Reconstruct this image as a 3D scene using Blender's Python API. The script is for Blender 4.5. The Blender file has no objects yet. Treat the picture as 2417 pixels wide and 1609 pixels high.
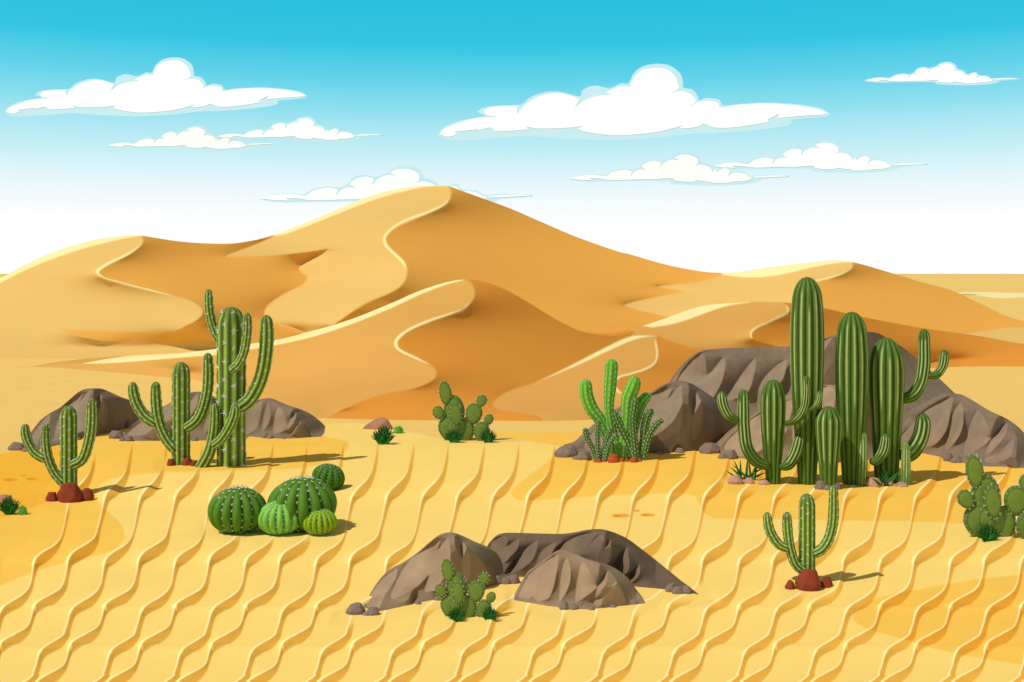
import bpy, bmesh, math, random
import numpy as np
from mathutils import Vector
from mathutils.geometry import tessellate_polygon

# ------------------------------------------------------------------ basics
F, H, HZ, CX = 2600.0, 6.0, 644.5, 1208.5      # focal length (px of a 2417 px wide frame), eye height, horizon row, centre column
SC = bpy.context.scene
COL = SC.collection
Z = {                                            # sketch frames: x offset, y offset, scale
 'S': (0, 0, 1), 'Z1': (0, 100, .34438), 'Z3': (1600, 100, .34678), 'L': (0, 540, .33956), 'M': (500, 420, .46689),
 'R': (1450, 600, .41044), 'P': (0, 980, .33956), 'Q': (800, 980, .33956), 'T': (1617, 980, .33956),
 'G1': (0, 640, .38251), 'G2': (280, 640, .30607), 'G3': (440, 1060, .18676), 'G4': (840, 860, .16978),
 'G5': (1260, 780, .21683), 'G6': (1660, 630, .35067), 'G7': (2000, 860, .28062), 'G8': (770, 1230, .22496),
 'G9': (1160, 1220, .2292), 'G10': (1760, 1120, .19133)}
def T(k, pts):
    ox, oy, s = Z[k]
    return [(ox + p[0]*s, oy + p[1]*s) + tuple(q*s for q in p[2:]) for p in pts]
def T1(k, x, y): return T(k, [(x, y)])[0]
def gy(v): return F*H/(v - HZ)                   # distance of the ground at a row
def lin(hexs):
    c = [int(hexs[i:i+2], 16)/255 for i in (0, 2, 4)]
    return tuple(x/12.92 if x <= .04045 else ((x+.055)/1.055)**2.4 for x in c)
def sc_(c, k): return tuple(x*k for x in c)
def smooth(pts, n=6, closed=False):
    P = [np.array(p, float) for p in pts]
    N = len(P); out = []
    for i in range(N if closed else N-1):
        a, b = P[i], P[(i+1) % N]
        p0 = P[i-1] if (closed or i > 0) else 2*a-b
        p3 = P[(i+2) % N] if (closed or i+2 < N) else 2*b-a
        for k in range(n):
            t = k/n
            out.append(.5*((2*a)+(b-p0)*t+(2*p0-5*a+4*b-p3)*t*t+(3*a-p0-3*b+p3)*t**3))
    if not closed: out.append(P[-1])
    return [tuple(p) for p in out]

# ------------------------------------------------------------------ objects
def tag(o, label=None, cat=None, group=None, kind=None):
    if label: o['label'] = label
    if cat: o['category'] = cat
    if group: o['group'] = group
    if kind: o['kind'] = kind
    return o
def empty(name, loc):
    o = bpy.data.objects.new(name, None); COL.objects.link(o); o.location = loc; o.empty_display_size = .2
    return o
def link(name, me, mat, parent=None, loc=None):
    o = bpy.data.objects.new(name, me); COL.objects.link(o)
    if mat: me.materials.append(mat)
    if parent: o.parent = parent
    if loc is not None: o.location = loc
    return o
class MB:
    def __init__(s): s.v = []; s.f = []; s.c = []
    def add(s, vs, fs, col=None):
        n = len(s.v); s.v += [tuple(p) for p in vs]; s.f += [tuple(i+n for i in q) for q in fs]
        if col is not None: s.c += list(col)
    def mesh(s, name, smooth_=True):
        me = bpy.data.meshes.new(name); me.from_pydata(s.v, [], s.f); me.update()
        if s.c: setcol(me, np.array(s.c))
        me.shade_smooth() if smooth_ else me.shade_flat()
        return me
    def build(s, name, mat, parent=None, loc=None, smooth_=True): return link(name, s.mesh(name, smooth_), mat, parent, loc)
def setcol(me, c):
    a = me.attributes.new('Col', 'FLOAT_COLOR', 'POINT')
    c4 = np.ones((len(c), 4), np.float32); c4[:, :3] = c
    a.data.foreach_set('color', c4.ravel())
def grid_mesh(name, Pts, col=None):               # Pts (rows, cols, 3)
    R, C = Pts.shape[:2]
    me = bpy.data.meshes.new(name)
    me.vertices.add(R*C); me.vertices.foreach_set('co', Pts.reshape(-1).astype(np.float32))
    i = np.arange(R*C).reshape(R, C)
    q = np.stack([i[:-1, :-1], i[1:, :-1], i[1:, 1:], i[:-1, 1:]], -1).reshape(-1, 4)
    n = len(q)
    me.loops.add(n*4); me.loops.foreach_set('vertex_index', q.ravel().astype(np.int32))
    me.polygons.add(n); me.polygons.foreach_set('loop_start', np.arange(0, n*4, 4, dtype=np.int32))
    me.update(calc_edges=True); me.validate()
    if col is not None: setcol(me, col.reshape(-1, 3))
    me.shade_smooth()
    return me

# ------------------------------------------------------------------ materials
def mat(name, color=None, var=.06, vscale=3.0, bump=.0, bscale=30.0, rough=.9, spec=.1, trans=0, stretch=(1, 1, 1)):
    m = bpy.data.materials.new(name); m.use_nodes = True
    nt = m.node_tree; N = nt.nodes; L = nt.links
    b = N['Principled BSDF']; b.inputs['Roughness'].default_value = rough; b.inputs['Specular IOR Level'].default_value = spec
    tc = N.new('ShaderNodeTexCoord'); mp = N.new('ShaderNodeMapping'); mp.inputs['Scale'].default_value = stretch
    L.new(tc.outputs['Object'], mp.inputs['Vector'])
    nz = N.new('ShaderNodeTexNoise'); nz.inputs['Scale'].default_value = vscale; nz.inputs['Detail'].default_value = 5
    L.new(mp.outputs[0], nz.inputs['Vector'])
    mr = N.new('ShaderNodeMapRange'); mr.inputs[1].default_value = .3; mr.inputs[2].default_value = .7
    mr.inputs[3].default_value = 1-var; mr.inputs[4].default_value = 1+var
    L.new(nz.outputs['Fac'], mr.inputs[0])
    hs = N.new('ShaderNodeVectorMath'); hs.operation = 'SCALE'
    if color is None:
        at = N.new('ShaderNodeAttribute'); at.attribute_name = 'Col'; L.new(at.outputs['Color'], hs.inputs[0])
    else:
        rg = N.new('ShaderNodeRGB'); rg.outputs[0].default_value = (*color, 1); L.new(rg.outputs[0], hs.inputs[0])
    L.new(mr.outputs[0], hs.inputs['Scale']); L.new(hs.outputs[0], b.inputs['Base Color'])
    if bump:
        n2 = N.new('ShaderNodeTexNoise'); n2.inputs['Scale'].default_value = bscale; n2.inputs['Detail'].default_value = 6
        L.new(mp.outputs[0], n2.inputs['Vector'])
        bp = N.new('ShaderNodeBump'); bp.inputs['Strength'].default_value = bump; bp.inputs['Distance'].default_value = .05
        L.new(n2.outputs['Fac'], bp.inputs['Height']); L.new(bp.outputs[0], b.inputs['Normal'])
    if trans:
        b.inputs['Subsurface Weight'].default_value = trans
    return m
def sc(c, k): return tuple(x*k for x in c)
M_SAND = mat('sand', None, .025, .6, .06, 9, .95, .03)
M_DUNE = mat('dune_sand', None, .02, .15, .05, 3, .95, .03)
M_CACT = mat('cactus_skin', None, .08, 6, 0, 30, .6, .2)
M_SPINE = mat('spine_white', (.72, .70, .68), .03)
M_CLOUD = mat('cloud_white', (.92, .955, 1.0), 0.0, .05, rough=1, spec=0)
M_HALO = mat('cloud_pale_blue', (.53, .77, .88), 0.0, .05, rough=1, spec=0)
M_TUFT = mat('grass_dark', None, .15, 8, rough=.7)
M_BUSH = mat('leaf_green', None, .15, 8, rough=.7)

# ------------------------------------------------------------------ raster helpers
def coverage(poly, xs, ys):                       # anti-aliased polygon mask on a uniform raster
    hx, hy = xs[1]-xs[0], ys[1]-ys[0]
    P = np.array(poly)[:, :2]; Qn = np.roll(P, -1, 0)
    out = np.zeros((len(ys), len(xs)), np.float32)
    rows = np.where((ys > P[:, 1].min()-hy) & (ys < P[:, 1].max()+hy))[0]
    for r in rows:
        for k in (-.375, -.125, .125, .375):
            y = ys[r] + k*hy
            e = (P[:, 1] <= y) != (Qn[:, 1] <= y)
            if not e.any(): continue
            a, b = P[e], Qn[e]
            x = np.sort(a[:, 0] + (y-a[:, 1])/(b[:, 1]-a[:, 1])*(b[:, 0]-a[:, 0]))
            for i in range(0, len(x)-1, 2):
                out[r] += .25*(np.clip((x[i+1]-xs)/hx+.5, 0, 1) - np.clip((x[i]-xs)/hx+.5, 0, 1))
    return np.clip(out, 0, 1)
def stroke(pts):                                  # centre line with half widths -> polygon
    q = smooth(pts, 5); n = len(q); Lp, Rp = [], []
    for i in range(n):
        a = np.array(q[max(i-1, 0)][:2]); b = np.array(q[min(i+1, n-1)][:2])
        d = b-a; d /= (np.hypot(*d)+1e-9); nn = np.array((-d[1], d[0]))*max(q[i][2], 0)
        Lp.append(tuple(np.array(q[i][:2])+nn)); Rp.append(tuple(np.array(q[i][:2])-nn))
    return Lp + Rp[::-1]
def curve_of(pts, n=6):
    q = np.array(smooth(pts, n)); o = np.argsort(q[:, 0], kind='stable')
    x, y = q[o, 0], q[o, 1]
    return lambda u: np.interp(u, x, y)
def solve(R0, gx, gyv, inside, anchor, wu, wv, eps, iters, start):
    mx = inside[:, 1:]*inside[:, :-1]*wu; my = inside[1:]*inside[:-1]*wv
    an = eps + anchor
    def A(R):
        o = an*R
        d = mx*(R[:, 1:]-R[:, :-1]); o[:, 1:] += d; o[:, :-1] -= d
        d = my*(R[1:]-R[:-1]); o[1:] += d; o[:-1] -= d
        return o
    b = an*R0
    d = mx*gx; b[:, 1:] += d; b[:, :-1] -= d
    d = my*gyv; b[1:] += d; b[:-1] -= d
    x = start.copy(); r = b-A(x); p = r.copy(); rs = (r*r).sum()
    for _ in range(iters):
        Ap = A(p); al = rs/((p*Ap).sum()+1e-20)
        x += al*p; r -= al*Ap; rn = (r*r).sum()
        if rn < 1e-10*R0.size: break
        p = r + (rn/rs)*p; rs = rn
    return x
def pool(a):
    a = a[:a.shape[0]//2*2, :a.shape[1]//2*2]
    return .25*(a[::2, ::2]+a[1::2, ::2]+a[::2, 1::2]+a[1::2, 1::2])
def multi(R0, px, qx, ins, anc, wu, wv, eps, iters, lv=4):
    x0 = R0.copy()
    if lv and min(R0.shape) > 24:
        i2 = pool(ins); r2 = multi(pool(R0), pool(px)*2, pool(qx)*2, (i2 > .6).astype(float), pool(anc)*4, wu, wv, eps*4, iters, lv-1)
        fy = np.clip((np.arange(R0.shape[0])-.5)/2, 0, r2.shape[0]-1.001); fx = np.clip((np.arange(R0.shape[1])-.5)/2, 0, r2.shape[1]-1.001)
        i, j = fy.astype(int)[:, None], fx.astype(int)[None]; a, b = fy[:, None]-i, fx[None]-j
        x0 = r2[i, j]*(1-a)*(1-b)+r2[i+1, j]*a*(1-b)+r2[i, j+1]*(1-a)*b+r2[i+1, j+1]*a*b
    return solve(R0, .5*(px[:, 1:]+px[:, :-1]), .5*(qx[1:]+qx[:-1]), ins, anc, wu, wv, eps, iters, x0)
def relief(name, top, bot, x0, x1, step, regs, p0, q0, vt, eps=2e-5, wv=.25, iters=500, pale=(), colors=None, nu=None, nt=None,
           back=6.0, sink=.5, near=0.0, foot=3, cap=False, base=None, backrows=6, patch=()):
    """A hill or boulder: real surface whose faces (regs) lean left or right; returns the mesh (world coordinates) and its base."""
    xs = np.arange(x0, x1+step, step); tv, bv = top(xs), bot(xs)
    ys = np.arange(tv.min()-2*step, bv.max()+3*step, step)
    X, Y = np.meshgrid(xs, ys)
    Dg = gy(bv); S = (Dg/F)[None, :]
    p = np.full(X.shape, p0, float); q = np.full(X.shape, q0, float)
    for poly, pr, qr in regs:
        m = coverage(poly, xs, ys); p += m*(pr-p); q += m*(qr-q)
    ins = ((Y > tv[None]-1.5*step) & (Y < bv[None]+1.5*step)).astype(float)
    R0 = Dg[None] + q0*np.clip(bv[None]-Y, -8, None)*S
    anc = np.exp(-np.clip((bv[None]-Y)/(foot*step), 0, None)**2)*.3
    R = multi(R0, p*S*step, -q*S*step, ins, anc, 1.0, wv, eps*step*step, iters)
    us = np.linspace(x0, x1, nu or len(xs)); t = np.linspace(0, 1, nt or len(ys))
    tu, bu = top(us), bot(us)
    V = tu[None] + (np.maximum(bu-tu, .05))[None]*t[:, None]; U = np.repeat(us[None], len(t), 0)
    def samp(A):
        fi = np.clip((V-ys[0])/step, 0, len(ys)-1.001); fj = np.clip((U-xs[0])/step, 0, len(xs)-1.001)
        i, j = fi.astype(int), fj.astype(int); a, b = fi-i, fj-j
        return A[i, j]*(1-a)*(1-b)+A[i+1, j]*a*(1-b)+A[i, j+1]*(1-a)*b+A[i+1, j+1]*a*b
    D = samp(R)
    D = np.maximum(D, gy(bu)[None]-near)
    g0 = gy(bu)[None]; D = np.minimum(D, g0+.8*(gy(np.maximum(V, HZ+15))-g0)) if cap else D
    P = np.stack([(U-CX)/F*D, D, H-(V-HZ)/F*D], -1)
    rows = []
    top0 = P[0]
    for k in range(backrows, 0, -1):                                  # far side, sloping down behind the crest
        a = k/backrows*math.pi/2
        r = top0.copy(); r[:, 1] += back*math.sin(a); r[:, 2] = (top0[:, 2]+sink)*math.cos(a)-sink
        rows.append(r)
    low = P[-1].copy(); low[:, 2] -= sink
    P = np.concatenate([np.array(rows), P, low[None]], 0)
    c = None
    if colors is not None:
        cm = np.empty(X.shape+(3,)); cm[:] = colors[0]
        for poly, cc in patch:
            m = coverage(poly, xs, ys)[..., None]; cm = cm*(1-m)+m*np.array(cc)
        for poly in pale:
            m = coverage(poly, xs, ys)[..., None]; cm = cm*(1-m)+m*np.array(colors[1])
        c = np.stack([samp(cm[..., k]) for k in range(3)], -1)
        c = np.concatenate([np.repeat(c[:1], backrows, 0), c, c[-1:]], 0)
    return P, c

# ------------------------------------------------------------------ desert floor
C_YEL, C_MED, C_DEEP, C_TAN = [sc_(lin(q), .95) for q in ('FAD677', 'F8C656', 'F7B83C', 'F0C873')]
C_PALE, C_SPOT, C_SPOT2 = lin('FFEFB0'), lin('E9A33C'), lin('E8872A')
def build_ground():
    du, dv = 1.9, 1.7
    ud = np.arange(-420, 2850, du); vd = np.arange(985, 1650, dv)
    A = [(105, 1520), (190, 1470), (220, 1400), (245, 1320), (290, 1280), (400, 1220), (440, 1170), (465, 1080), (480, 1000), (520, 945), (610, 890), (660, 845), (685, 770), (705, 690), (720, 620), (745, 540), (800, 480), (850, 430),
         (880, 370), (900, 280), (920, 190), (935, 100)]
    Ae = [(205, 1520), (232, 1440), (255, 1380), (300, 1330), (380, 1312), (440, 1250), (470, 1190), (482, 1120), (505, 1040), (560, 1010), (640, 960), (680, 900), (700, 800), (722, 720), (745, 640), (770, 590), (832, 545), (880, 470),
          (903, 390), (918, 280), (923, 190), (936, 100)]
    B = [(445, 1520), (470, 1450), (490, 1380), (520, 1330), (570, 1295), (630, 1260), (680, 1215), (705, 1160), (718, 1090), (730, 1030), (750, 985), (800, 945), (860, 910), (905, 865), (930, 800), (950, 700), (965, 620), (985, 560),
         (1020, 510), (1070, 460), (1110, 400), (1130, 340), (1145, 270), (1155, 205), (1165, 100)]
    Be = [(485, 1520), (510, 1430), (530, 1390), (570, 1360), (640, 1330), (690, 1270), (720, 1200), (735, 1130), (760, 1055), (800, 1030), (860, 980), (905, 920), (940, 820), (960, 740), (985, 640), (1010, 590), (1062, 555), (1110, 490),
          (1139, 410), (1157, 300), (1158, 205), (1166, 100)]
    zv = (vd-980)/.33956
    def f(pts, per, dx):
        q = np.array(smooth(pts, 5)); o = np.argsort(q[:, 1]); g = lambda z: np.interp(z, q[o, 1], q[o, 0])
        g2 = lambda z: np.where(z > 1510, g(z-per)-dx, g(z)); w = np.clip((zv-1500)/40, 0, 1); return .33956*((1-w)*g(zv)+w*(g2(zv-per)-dx))
    a, ae, b, be = f(A, 270, 240), f(Ae, 270, 240), f(B, 290, 218), f(Be, 290, 218)
    k = 2*245*.33956
    hgt = np.zeros((len(vd), len(ud)), np.float32); palem = np.zeros_like(hgt); lee = np.zeros_like(hgt)
    Yr = gy(vd); prev = None
    for n in range(-1, 38):
        if n % 2 == 0: p, e = a+(n//2)*k, ae+(n//2)*k
        else: p, e = b+((n-1)//2)*k, be+((n-1)//2)*k
        e = np.maximum(e, p+.6)
        tip = np.clip((vd-1034)/30, 0, 1) if n != -1 else np.clip((vd-1068)/30, 0, 1)
        wm = np.convolve(np.pad(e-p, 20, mode='edge'), np.ones(41)/41, 'valid')*.55+(e-p)*.45
        hm = wm*Yr/F*math.tan(math.radians(22))*tip
        U = ud[None]; P, E, Hm = p[:, None], e[:, None], hm[:, None]
        lo = (prev if prev is not None else p-75)[:, None]
        t = np.clip((U-lo)/(P-lo), 0, 1)
        hgt += np.where(U <= P, Hm*t, Hm*np.clip(1-(U-P)/(E-P), 0, 1))*(U > lo)
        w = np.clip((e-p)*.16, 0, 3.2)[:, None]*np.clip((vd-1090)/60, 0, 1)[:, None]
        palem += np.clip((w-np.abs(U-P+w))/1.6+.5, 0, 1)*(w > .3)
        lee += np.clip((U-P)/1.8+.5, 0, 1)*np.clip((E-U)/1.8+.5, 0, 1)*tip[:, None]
        prev = e
    palem = np.clip(palem, 0, 1)
    flat = np.zeros_like(hgt)
    for key, pg in (('G8', [(40, 1090), (100, 930), (400, 840), (1000, 780), (2000, 520), (2100, 640), (1900, 720), (1500, 860), (1000, 960), (480, 1080)]), ('G9', [(150, 780), (300, 560), (1600, 600), (2250, 690), (2330, 870), (1750, 870), (1750, 960), (1300, 1060), (700, 1060), (200, 940)]),
                    ('G10', [(420, 1330), (480, 1470), (760, 1520), (1080, 1460), (1100, 1330)]), ('G3', [(150, 900), (250, 1080), (1000, 1160), (1900, 1150), (2000, 950)]), ('P', [(300, 540), (320, 640), (480, 660), (680, 620), (680, 520)]),
                    ('G6', [(60, 1420), (200, 1510), (800, 1530), (1450, 1520), (1450, 1400)]), ('G2', [(300, 1440), (300, 1540), (1050, 1540), (1050, 1440)])):
        flat = np.maximum(flat, coverage(T(key, pg), ud, vd))
    for _ in range(10):
        q_ = np.pad(flat, 2, mode='edge'); flat = (q_[2:-2, 2:-2]+q_[:-4, 2:-2]+q_[4:, 2:-2]+q_[2:-2, :-4]+q_[2:-2, 4:])/5
    hgt *= 1-.97*np.clip(flat, 0, 1)
    lee *= 1-.97*np.clip(flat, 0, 1)
    lim = .45*(Yr/(vd-HZ))/(1+.45*Yr/H)*dv            # steepest slope towards the viewer
    for i in range(len(vd)-1): hgt[i+1] = np.maximum(hgt[i+1], hgt[i]-lim[i])
    cov = lambda pts: coverage(pts, ud, vd)[..., None]
    line = [(-300, 1085), (-90, 1075), (0, 1070), (100, 1052), (240, 1022), (300, 1004), (500, 1000), (700, 1004), (747, 1007), (775, 1001), (800, 999), (835, 998), (900, 1005), (952, 1017),
            (1037, 1033), (1105, 1039), (1190, 1043), (1275, 1036), (1370, 1027), (1500, 1035), (1700, 1040), (2100, 1050), (2417, 1085), (2600, 1100)]
    c = np.empty(hgt.shape+(3,)); c[:] = C_TAN
    def over(m, col): c[:] = c*(1-m)+m*np.array(col)
    over(cov(smooth(line, 6)+[(2600, 1700), (-300, 1700)]), C_YEL)
    P2 = smooth(T('P', [(2270, 150), (2345, 165), (2415, 185), (2420, 225), (2350, 290), (2200, 345), (1950, 375), (1500, 385), (1100, 400), (850, 425), (750, 450), (680, 500), (670, 560), (700, 620), (760, 680),
                        (830, 740), (865, 810), (850, 870), (780, 940), (600, 990), (400, 1040), (200, 1100), (60, 1160), (-60, 1210), (-400, 1300)]), 6) + \
        T('P', [(-400, 285), (0, 268), (300, 215), (700, 122), (900, 75), (1500, 65), (2100, 75)])
    over(cov(P2), C_MED)
    over(cov(smooth(T('P', [(490, 480), (420, 540), (330, 600), (180, 660), (0, 720), (-400, 860)]), 6)+T('P', [(-400, 285), (0, 268), (200, 235), (480, 175), (500, 300)])), C_DEEP)
    P3 = smooth(T('Q', [(1640, 225), (1500, 290), (1350, 400), (1220, 500), (1200, 550), (1240, 585), (1330, 590), (1600, 575), (1900, 555), (2200, 545), (2356, 539)])+T('T', [
                (60, 560), (100, 620), (130, 670), (180, 705), (260, 718), (700, 722), (1100, 733), (1500, 735), (1900, 752), (2356, 790), (2700, 830)]), 6)+T('T', [(2700, 300), (1500, 120), (-1500, 120)])
    over(cov(P3), C_MED)
    over(cov(smooth(T('T', [(2800, 1020), (2356, 1100), (1900, 1160), (1550, 1225), (1320, 1275), (1210, 1340), (1170, 1400), (1190, 1440), (1280, 1490), (1500, 1550), (1900, 1660), (2800, 1800)]), 6)), C_MED)
    def oval(key, x, y, w, h): return [T1(key, x+w/2*math.cos(i/12*math.pi), y+h/2*math.sin(i/12*math.pi)) for i in range(24)]
    for args in ((1965, 697, 135, 26), (2145, 692, 105, 22), (2072, 663, 48, 15)): over(cov(oval('Q', *args)), C_SPOT)
    for args in ((1930, 699, 60, 15), (2128, 692, 60, 12)): over(cov(oval('Q', *args)), C_SPOT2)
    for args in ((72, 447, 115, 24), (222, 442, 85, 20), (162, 418, 40, 14)): over(cov(oval('P', *args)), lin('EB9A33'))
    for args in ((62, 449, 60, 12), (212, 442, 50, 10)): over(cov(oval('P', *args)), C_SPOT2)
    c[:] = c*(1+.9*np.clip(lee, 0, 1)[..., None]*(np.array((1.06, .77, .38))-1))     # lee slopes tinted orange and darker, shade painted into the sand colour
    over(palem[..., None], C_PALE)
    uo = np.concatenate([[-60000, -12000, -4000, -1800, -900], ud, [3400, 4600, 8000, 15000, 60000]])
    Yf = np.concatenate([[12000, 4000, 1500, 700, 400, 250, 160, 110, 80, 60, 52], Yr, [12, 7, 3]])
    ui = np.clip(np.arange(len(uo))-5, 0, len(ud)-1); vi = np.clip(np.arange(len(Yf))-11, 0, len(vd)-1)
    hh = hgt[vi][:, ui].copy(); hh[:11] = 0; hh[-3:] = 0; hh[:, :5] = 0; hh[:, -5:] = 0; hh *= np.clip((2850-uo)/200, 0, 1)[None]
    cc = c[vi][:, ui].copy(); cc[:11] = C_TAN
    plain = np.array(C_TAN)+np.clip((Yf < 35.5)[:, None], 0, 1)*(np.array(C_YEL)-np.array(C_TAN))
    side = np.clip(np.maximum(uo-2600, -200-uo)/220, 0, 1)[None, :, None]; cc = cc*(1-side)+plain[:, None]*side
    Yg = Yf[:, None]*np.ones((1, len(uo)))
    Ye = Yg*(1-hh/H)
    Pt = np.stack([(uo[None]-CX)/F*Ye, Ye, hh], -1)
    last = Pt[-1].copy(); last[:, 1] = -300; last[:, 0] = np.sign(last[:, 0])*np.maximum(np.abs(last[:, 0])*60, .001); last[:, 2] = 0
    Pt = np.concatenate([Pt, last[None]], 0); cc = np.concatenate([cc, cc[-1:]], 0)
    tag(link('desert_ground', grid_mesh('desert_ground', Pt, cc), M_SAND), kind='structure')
build_ground()

# ------------------------------------------------------------------ dunes
def seq(*parts):
    o = []
    for k, pts in parts: o += T(k, pts)
    return o
A_TOP = curve_of([(-700, 800), (-400, 760), (-150, 705)]+seq(
    ('L', [(0, 340), (70, 305), (200, 235), (400, 150), (600, 90), (750, 60), (900, 45), (985, 46), (1100, 65), (1300, 92), (1550, 103), (1700, 90)]),
    ('M', [(305, 290), (500, 215), (700, 130), (850, 75), (1000, 45), (1100, 38), (1190, 40), (1280, 70), (1500, 150), (1650, 215), (1850, 300), (2050, 370)]),
    ('R', [(90, 0), (300, 60), (500, 98), (620, 106), (750, 100), (900, 78), (1100, 48), (1250, 36), (1370, 44), (1590, 106), (1750, 155), (1940, 208), (2100, 280), (2356, 385)]))+[(2700, 810), (3000, 840)])
sil = lambda k, x0, x1, n, f=A_TOP: [(u, float(f(u))-3) for u in np.linspace(T1(k, x0, 0)[0], T1(k, x1, 0)[0], n)]
A_S1 = sil('L', 985, 1880, 14)+smooth(T('L', [(1910, 52), (1750, 120), (1590, 178), (1580, 188), (1600, 195), (1850, 185), (2100, 165), (2270, 145)]), 4)+smooth(T('L', [
    (2270, 145), (2180, 190), (2110, 230), (2080, 275), (2090, 300), (2130, 325), (2135, 350), (2100, 390), (2000, 440), (1900, 500), (1850, 550), (1838, 590), (1845, 635), (1905, 652), (2050, 690), (2120, 720)]), 4)+T('L', [
    (2000, 790), (1760, 805), (1500, 798)])+smooth(T('L', [(1500, 798), (1000, 793), (730, 780), (560, 745), (410, 703)]), 4)+T('L', [(1215, 720)])+smooth(T('L', [
    (1215, 720), (1330, 660), (1395, 610), (1408, 575), (1390, 540), (1300, 490), (1100, 440), (850, 375), (730, 345), (685, 310), (690, 290), (750, 245), (870, 190), (960, 130), (995, 90), (990, 60)]), 4)
A_S2 = smooth(T('M', [(1190, 36), (1210, 65), (1205, 95), (1170, 140), (1050, 195), (930, 250), (885, 290), (880, 320), (900, 355), (960, 405), (985, 450), (985, 490), (960, 540), (900, 580), (800, 620), (730, 660), (610, 745)]), 4)+T('M', [
    (800, 800), (1300, 700), (1800, 850), (2100, 850)])+T('R', [(130, 460), (360, 370)])+smooth(T('R', [(360, 370), (200, 335), (80, 305), (62, 292), (90, 280), (250, 245), (425, 212)]), 4)+smooth(T('R', [
    (425, 212), (330, 200), (260, 190), (255, 182), (300, 178), (480, 158), (620, 118), (600, 103)]), 4)+sil('S', 1690, 1060, 30)
A_S3 = smooth(T('R', [(1370, 40), (1368, 65), (1340, 95), (1260, 130), (1160, 152), (1100, 185), (1090, 240), (1110, 300)]), 4)+T('R', [(1210, 330), (1430, 380), (1750, 440), (2000, 456)])+smooth(T('R', [
    (2000, 456), (2120, 442), (2240, 425), (2356, 422), (2700, 430)]), 3)+T('R', [(2700, 480)])+sil('R', 2650, 1370, 24)
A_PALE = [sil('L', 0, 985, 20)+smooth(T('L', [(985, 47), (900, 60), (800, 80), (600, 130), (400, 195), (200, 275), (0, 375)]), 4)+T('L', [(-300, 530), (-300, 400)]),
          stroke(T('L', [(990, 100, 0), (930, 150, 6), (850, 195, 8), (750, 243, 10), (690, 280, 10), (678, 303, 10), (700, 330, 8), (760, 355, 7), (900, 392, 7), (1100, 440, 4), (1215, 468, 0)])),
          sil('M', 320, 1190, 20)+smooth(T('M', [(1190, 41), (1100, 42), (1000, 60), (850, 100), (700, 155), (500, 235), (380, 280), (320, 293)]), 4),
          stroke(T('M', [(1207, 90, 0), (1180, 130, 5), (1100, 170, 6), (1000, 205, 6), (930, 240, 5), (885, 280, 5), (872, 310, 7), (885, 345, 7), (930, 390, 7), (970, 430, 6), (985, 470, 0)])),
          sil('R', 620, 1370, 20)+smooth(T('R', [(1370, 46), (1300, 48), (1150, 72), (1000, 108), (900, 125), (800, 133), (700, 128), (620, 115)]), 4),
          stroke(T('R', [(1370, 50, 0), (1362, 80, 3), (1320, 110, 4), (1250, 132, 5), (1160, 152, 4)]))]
LIT, SHD, SHD_B = (-.6, 2.1), (1.25, 1.6), (1.1, 1.6)
SHADE_TINT = np.array((1.08, .82, .49))                   # shade put into the colour of the slip faces: redder and darker
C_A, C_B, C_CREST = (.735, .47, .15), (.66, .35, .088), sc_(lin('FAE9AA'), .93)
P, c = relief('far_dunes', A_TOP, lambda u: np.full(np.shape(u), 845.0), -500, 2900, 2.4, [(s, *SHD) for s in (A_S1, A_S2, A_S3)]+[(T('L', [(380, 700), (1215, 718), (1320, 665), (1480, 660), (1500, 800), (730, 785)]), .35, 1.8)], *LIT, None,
              pale=A_PALE, colors=(C_A, C_CREST), patch=[(q, SHADE_TINT*C_A) for q in (A_S1, A_S2, A_S3)], nu=1500, nt=190, back=40, sink=1.0, eps=1.2e-6, wv=.07, near=4, foot=6, iters=150)
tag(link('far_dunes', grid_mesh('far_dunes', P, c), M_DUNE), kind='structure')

B_TOP = curve_of(seq(('L', [(120, 965), (265, 953), (580, 934), (1000, 905), (1500, 842), (1760, 797)]),
    ('M', [(320, 820), (500, 775), (700, 715), (900, 635), (1050, 570), (1180, 528), (1270, 513), (1340, 516), (1450, 548), (1570, 610), (1700, 690), (1800, 745), (1900, 785), (2000, 797), (2080, 790), (2150, 772)]),
    ('R', [(210, 420), (360, 368), (500, 315), (620, 285), (780, 275), (900, 274), (1000, 278), (1210, 310), (1430, 360), (1750, 420), (2100, 470), (2356, 515)]))+[(2700, 850), (2900, 868)])
B_BOT = curve_of(seq(('L', [(120, 967), (265, 957), (700, 990), (1190, 1035), (1400, 1058)]))+[(600, 945), (700, 982)]+seq(('M', [(480, 1212), (580, 1214), (900, 1222), (1400, 1226), (1900, 1222)]))+
    [(1600, 962), (1900, 905)]+seq(('R', [(1800, 655), (2356, 645)]))+[(2700, 868), (2900, 870)], 3)
silB = lambda k, x0, x1, n: sil(k, x0, x1, n, B_TOP)
B_S1 = smooth(T('M', [(1275, 510), (1310, 530), (1330, 575), (1315, 620), (1250, 670), (1130, 710), (1000, 765), (945, 815), (935, 840), (950, 865), (1020, 905), (1108, 945), (1135, 985), (1110, 1025), (1020, 1062),
    (850, 1095), (680, 1160), (585, 1213)]), 4)+T('M', [(580, 1250), (1690, 1250)])+smooth(T('M', [(1680, 1226), (1640, 1200), (1560, 1187), (1450, 1170), (1420, 1145), (1440, 1115), (1520, 1070), (1640, 1032), (1800, 955), (2000, 855), (2110, 808)]), 4)+T('M', [(2150, 765)])+silB('M', 2140, 1285, 24)
B_S2 = smooth(T('R', [(960, 270), (1000, 300), (1000, 325), (960, 355), (850, 400), (795, 435), (788, 460), (800, 485), (850, 510), (950, 525), (1050, 560), (1200, 660)]), 4)+T('R', [(1200, 900), (1800, 690), (2900, 680), (2900, 600)])+silB('R', 2800, 970, 40)
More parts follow.
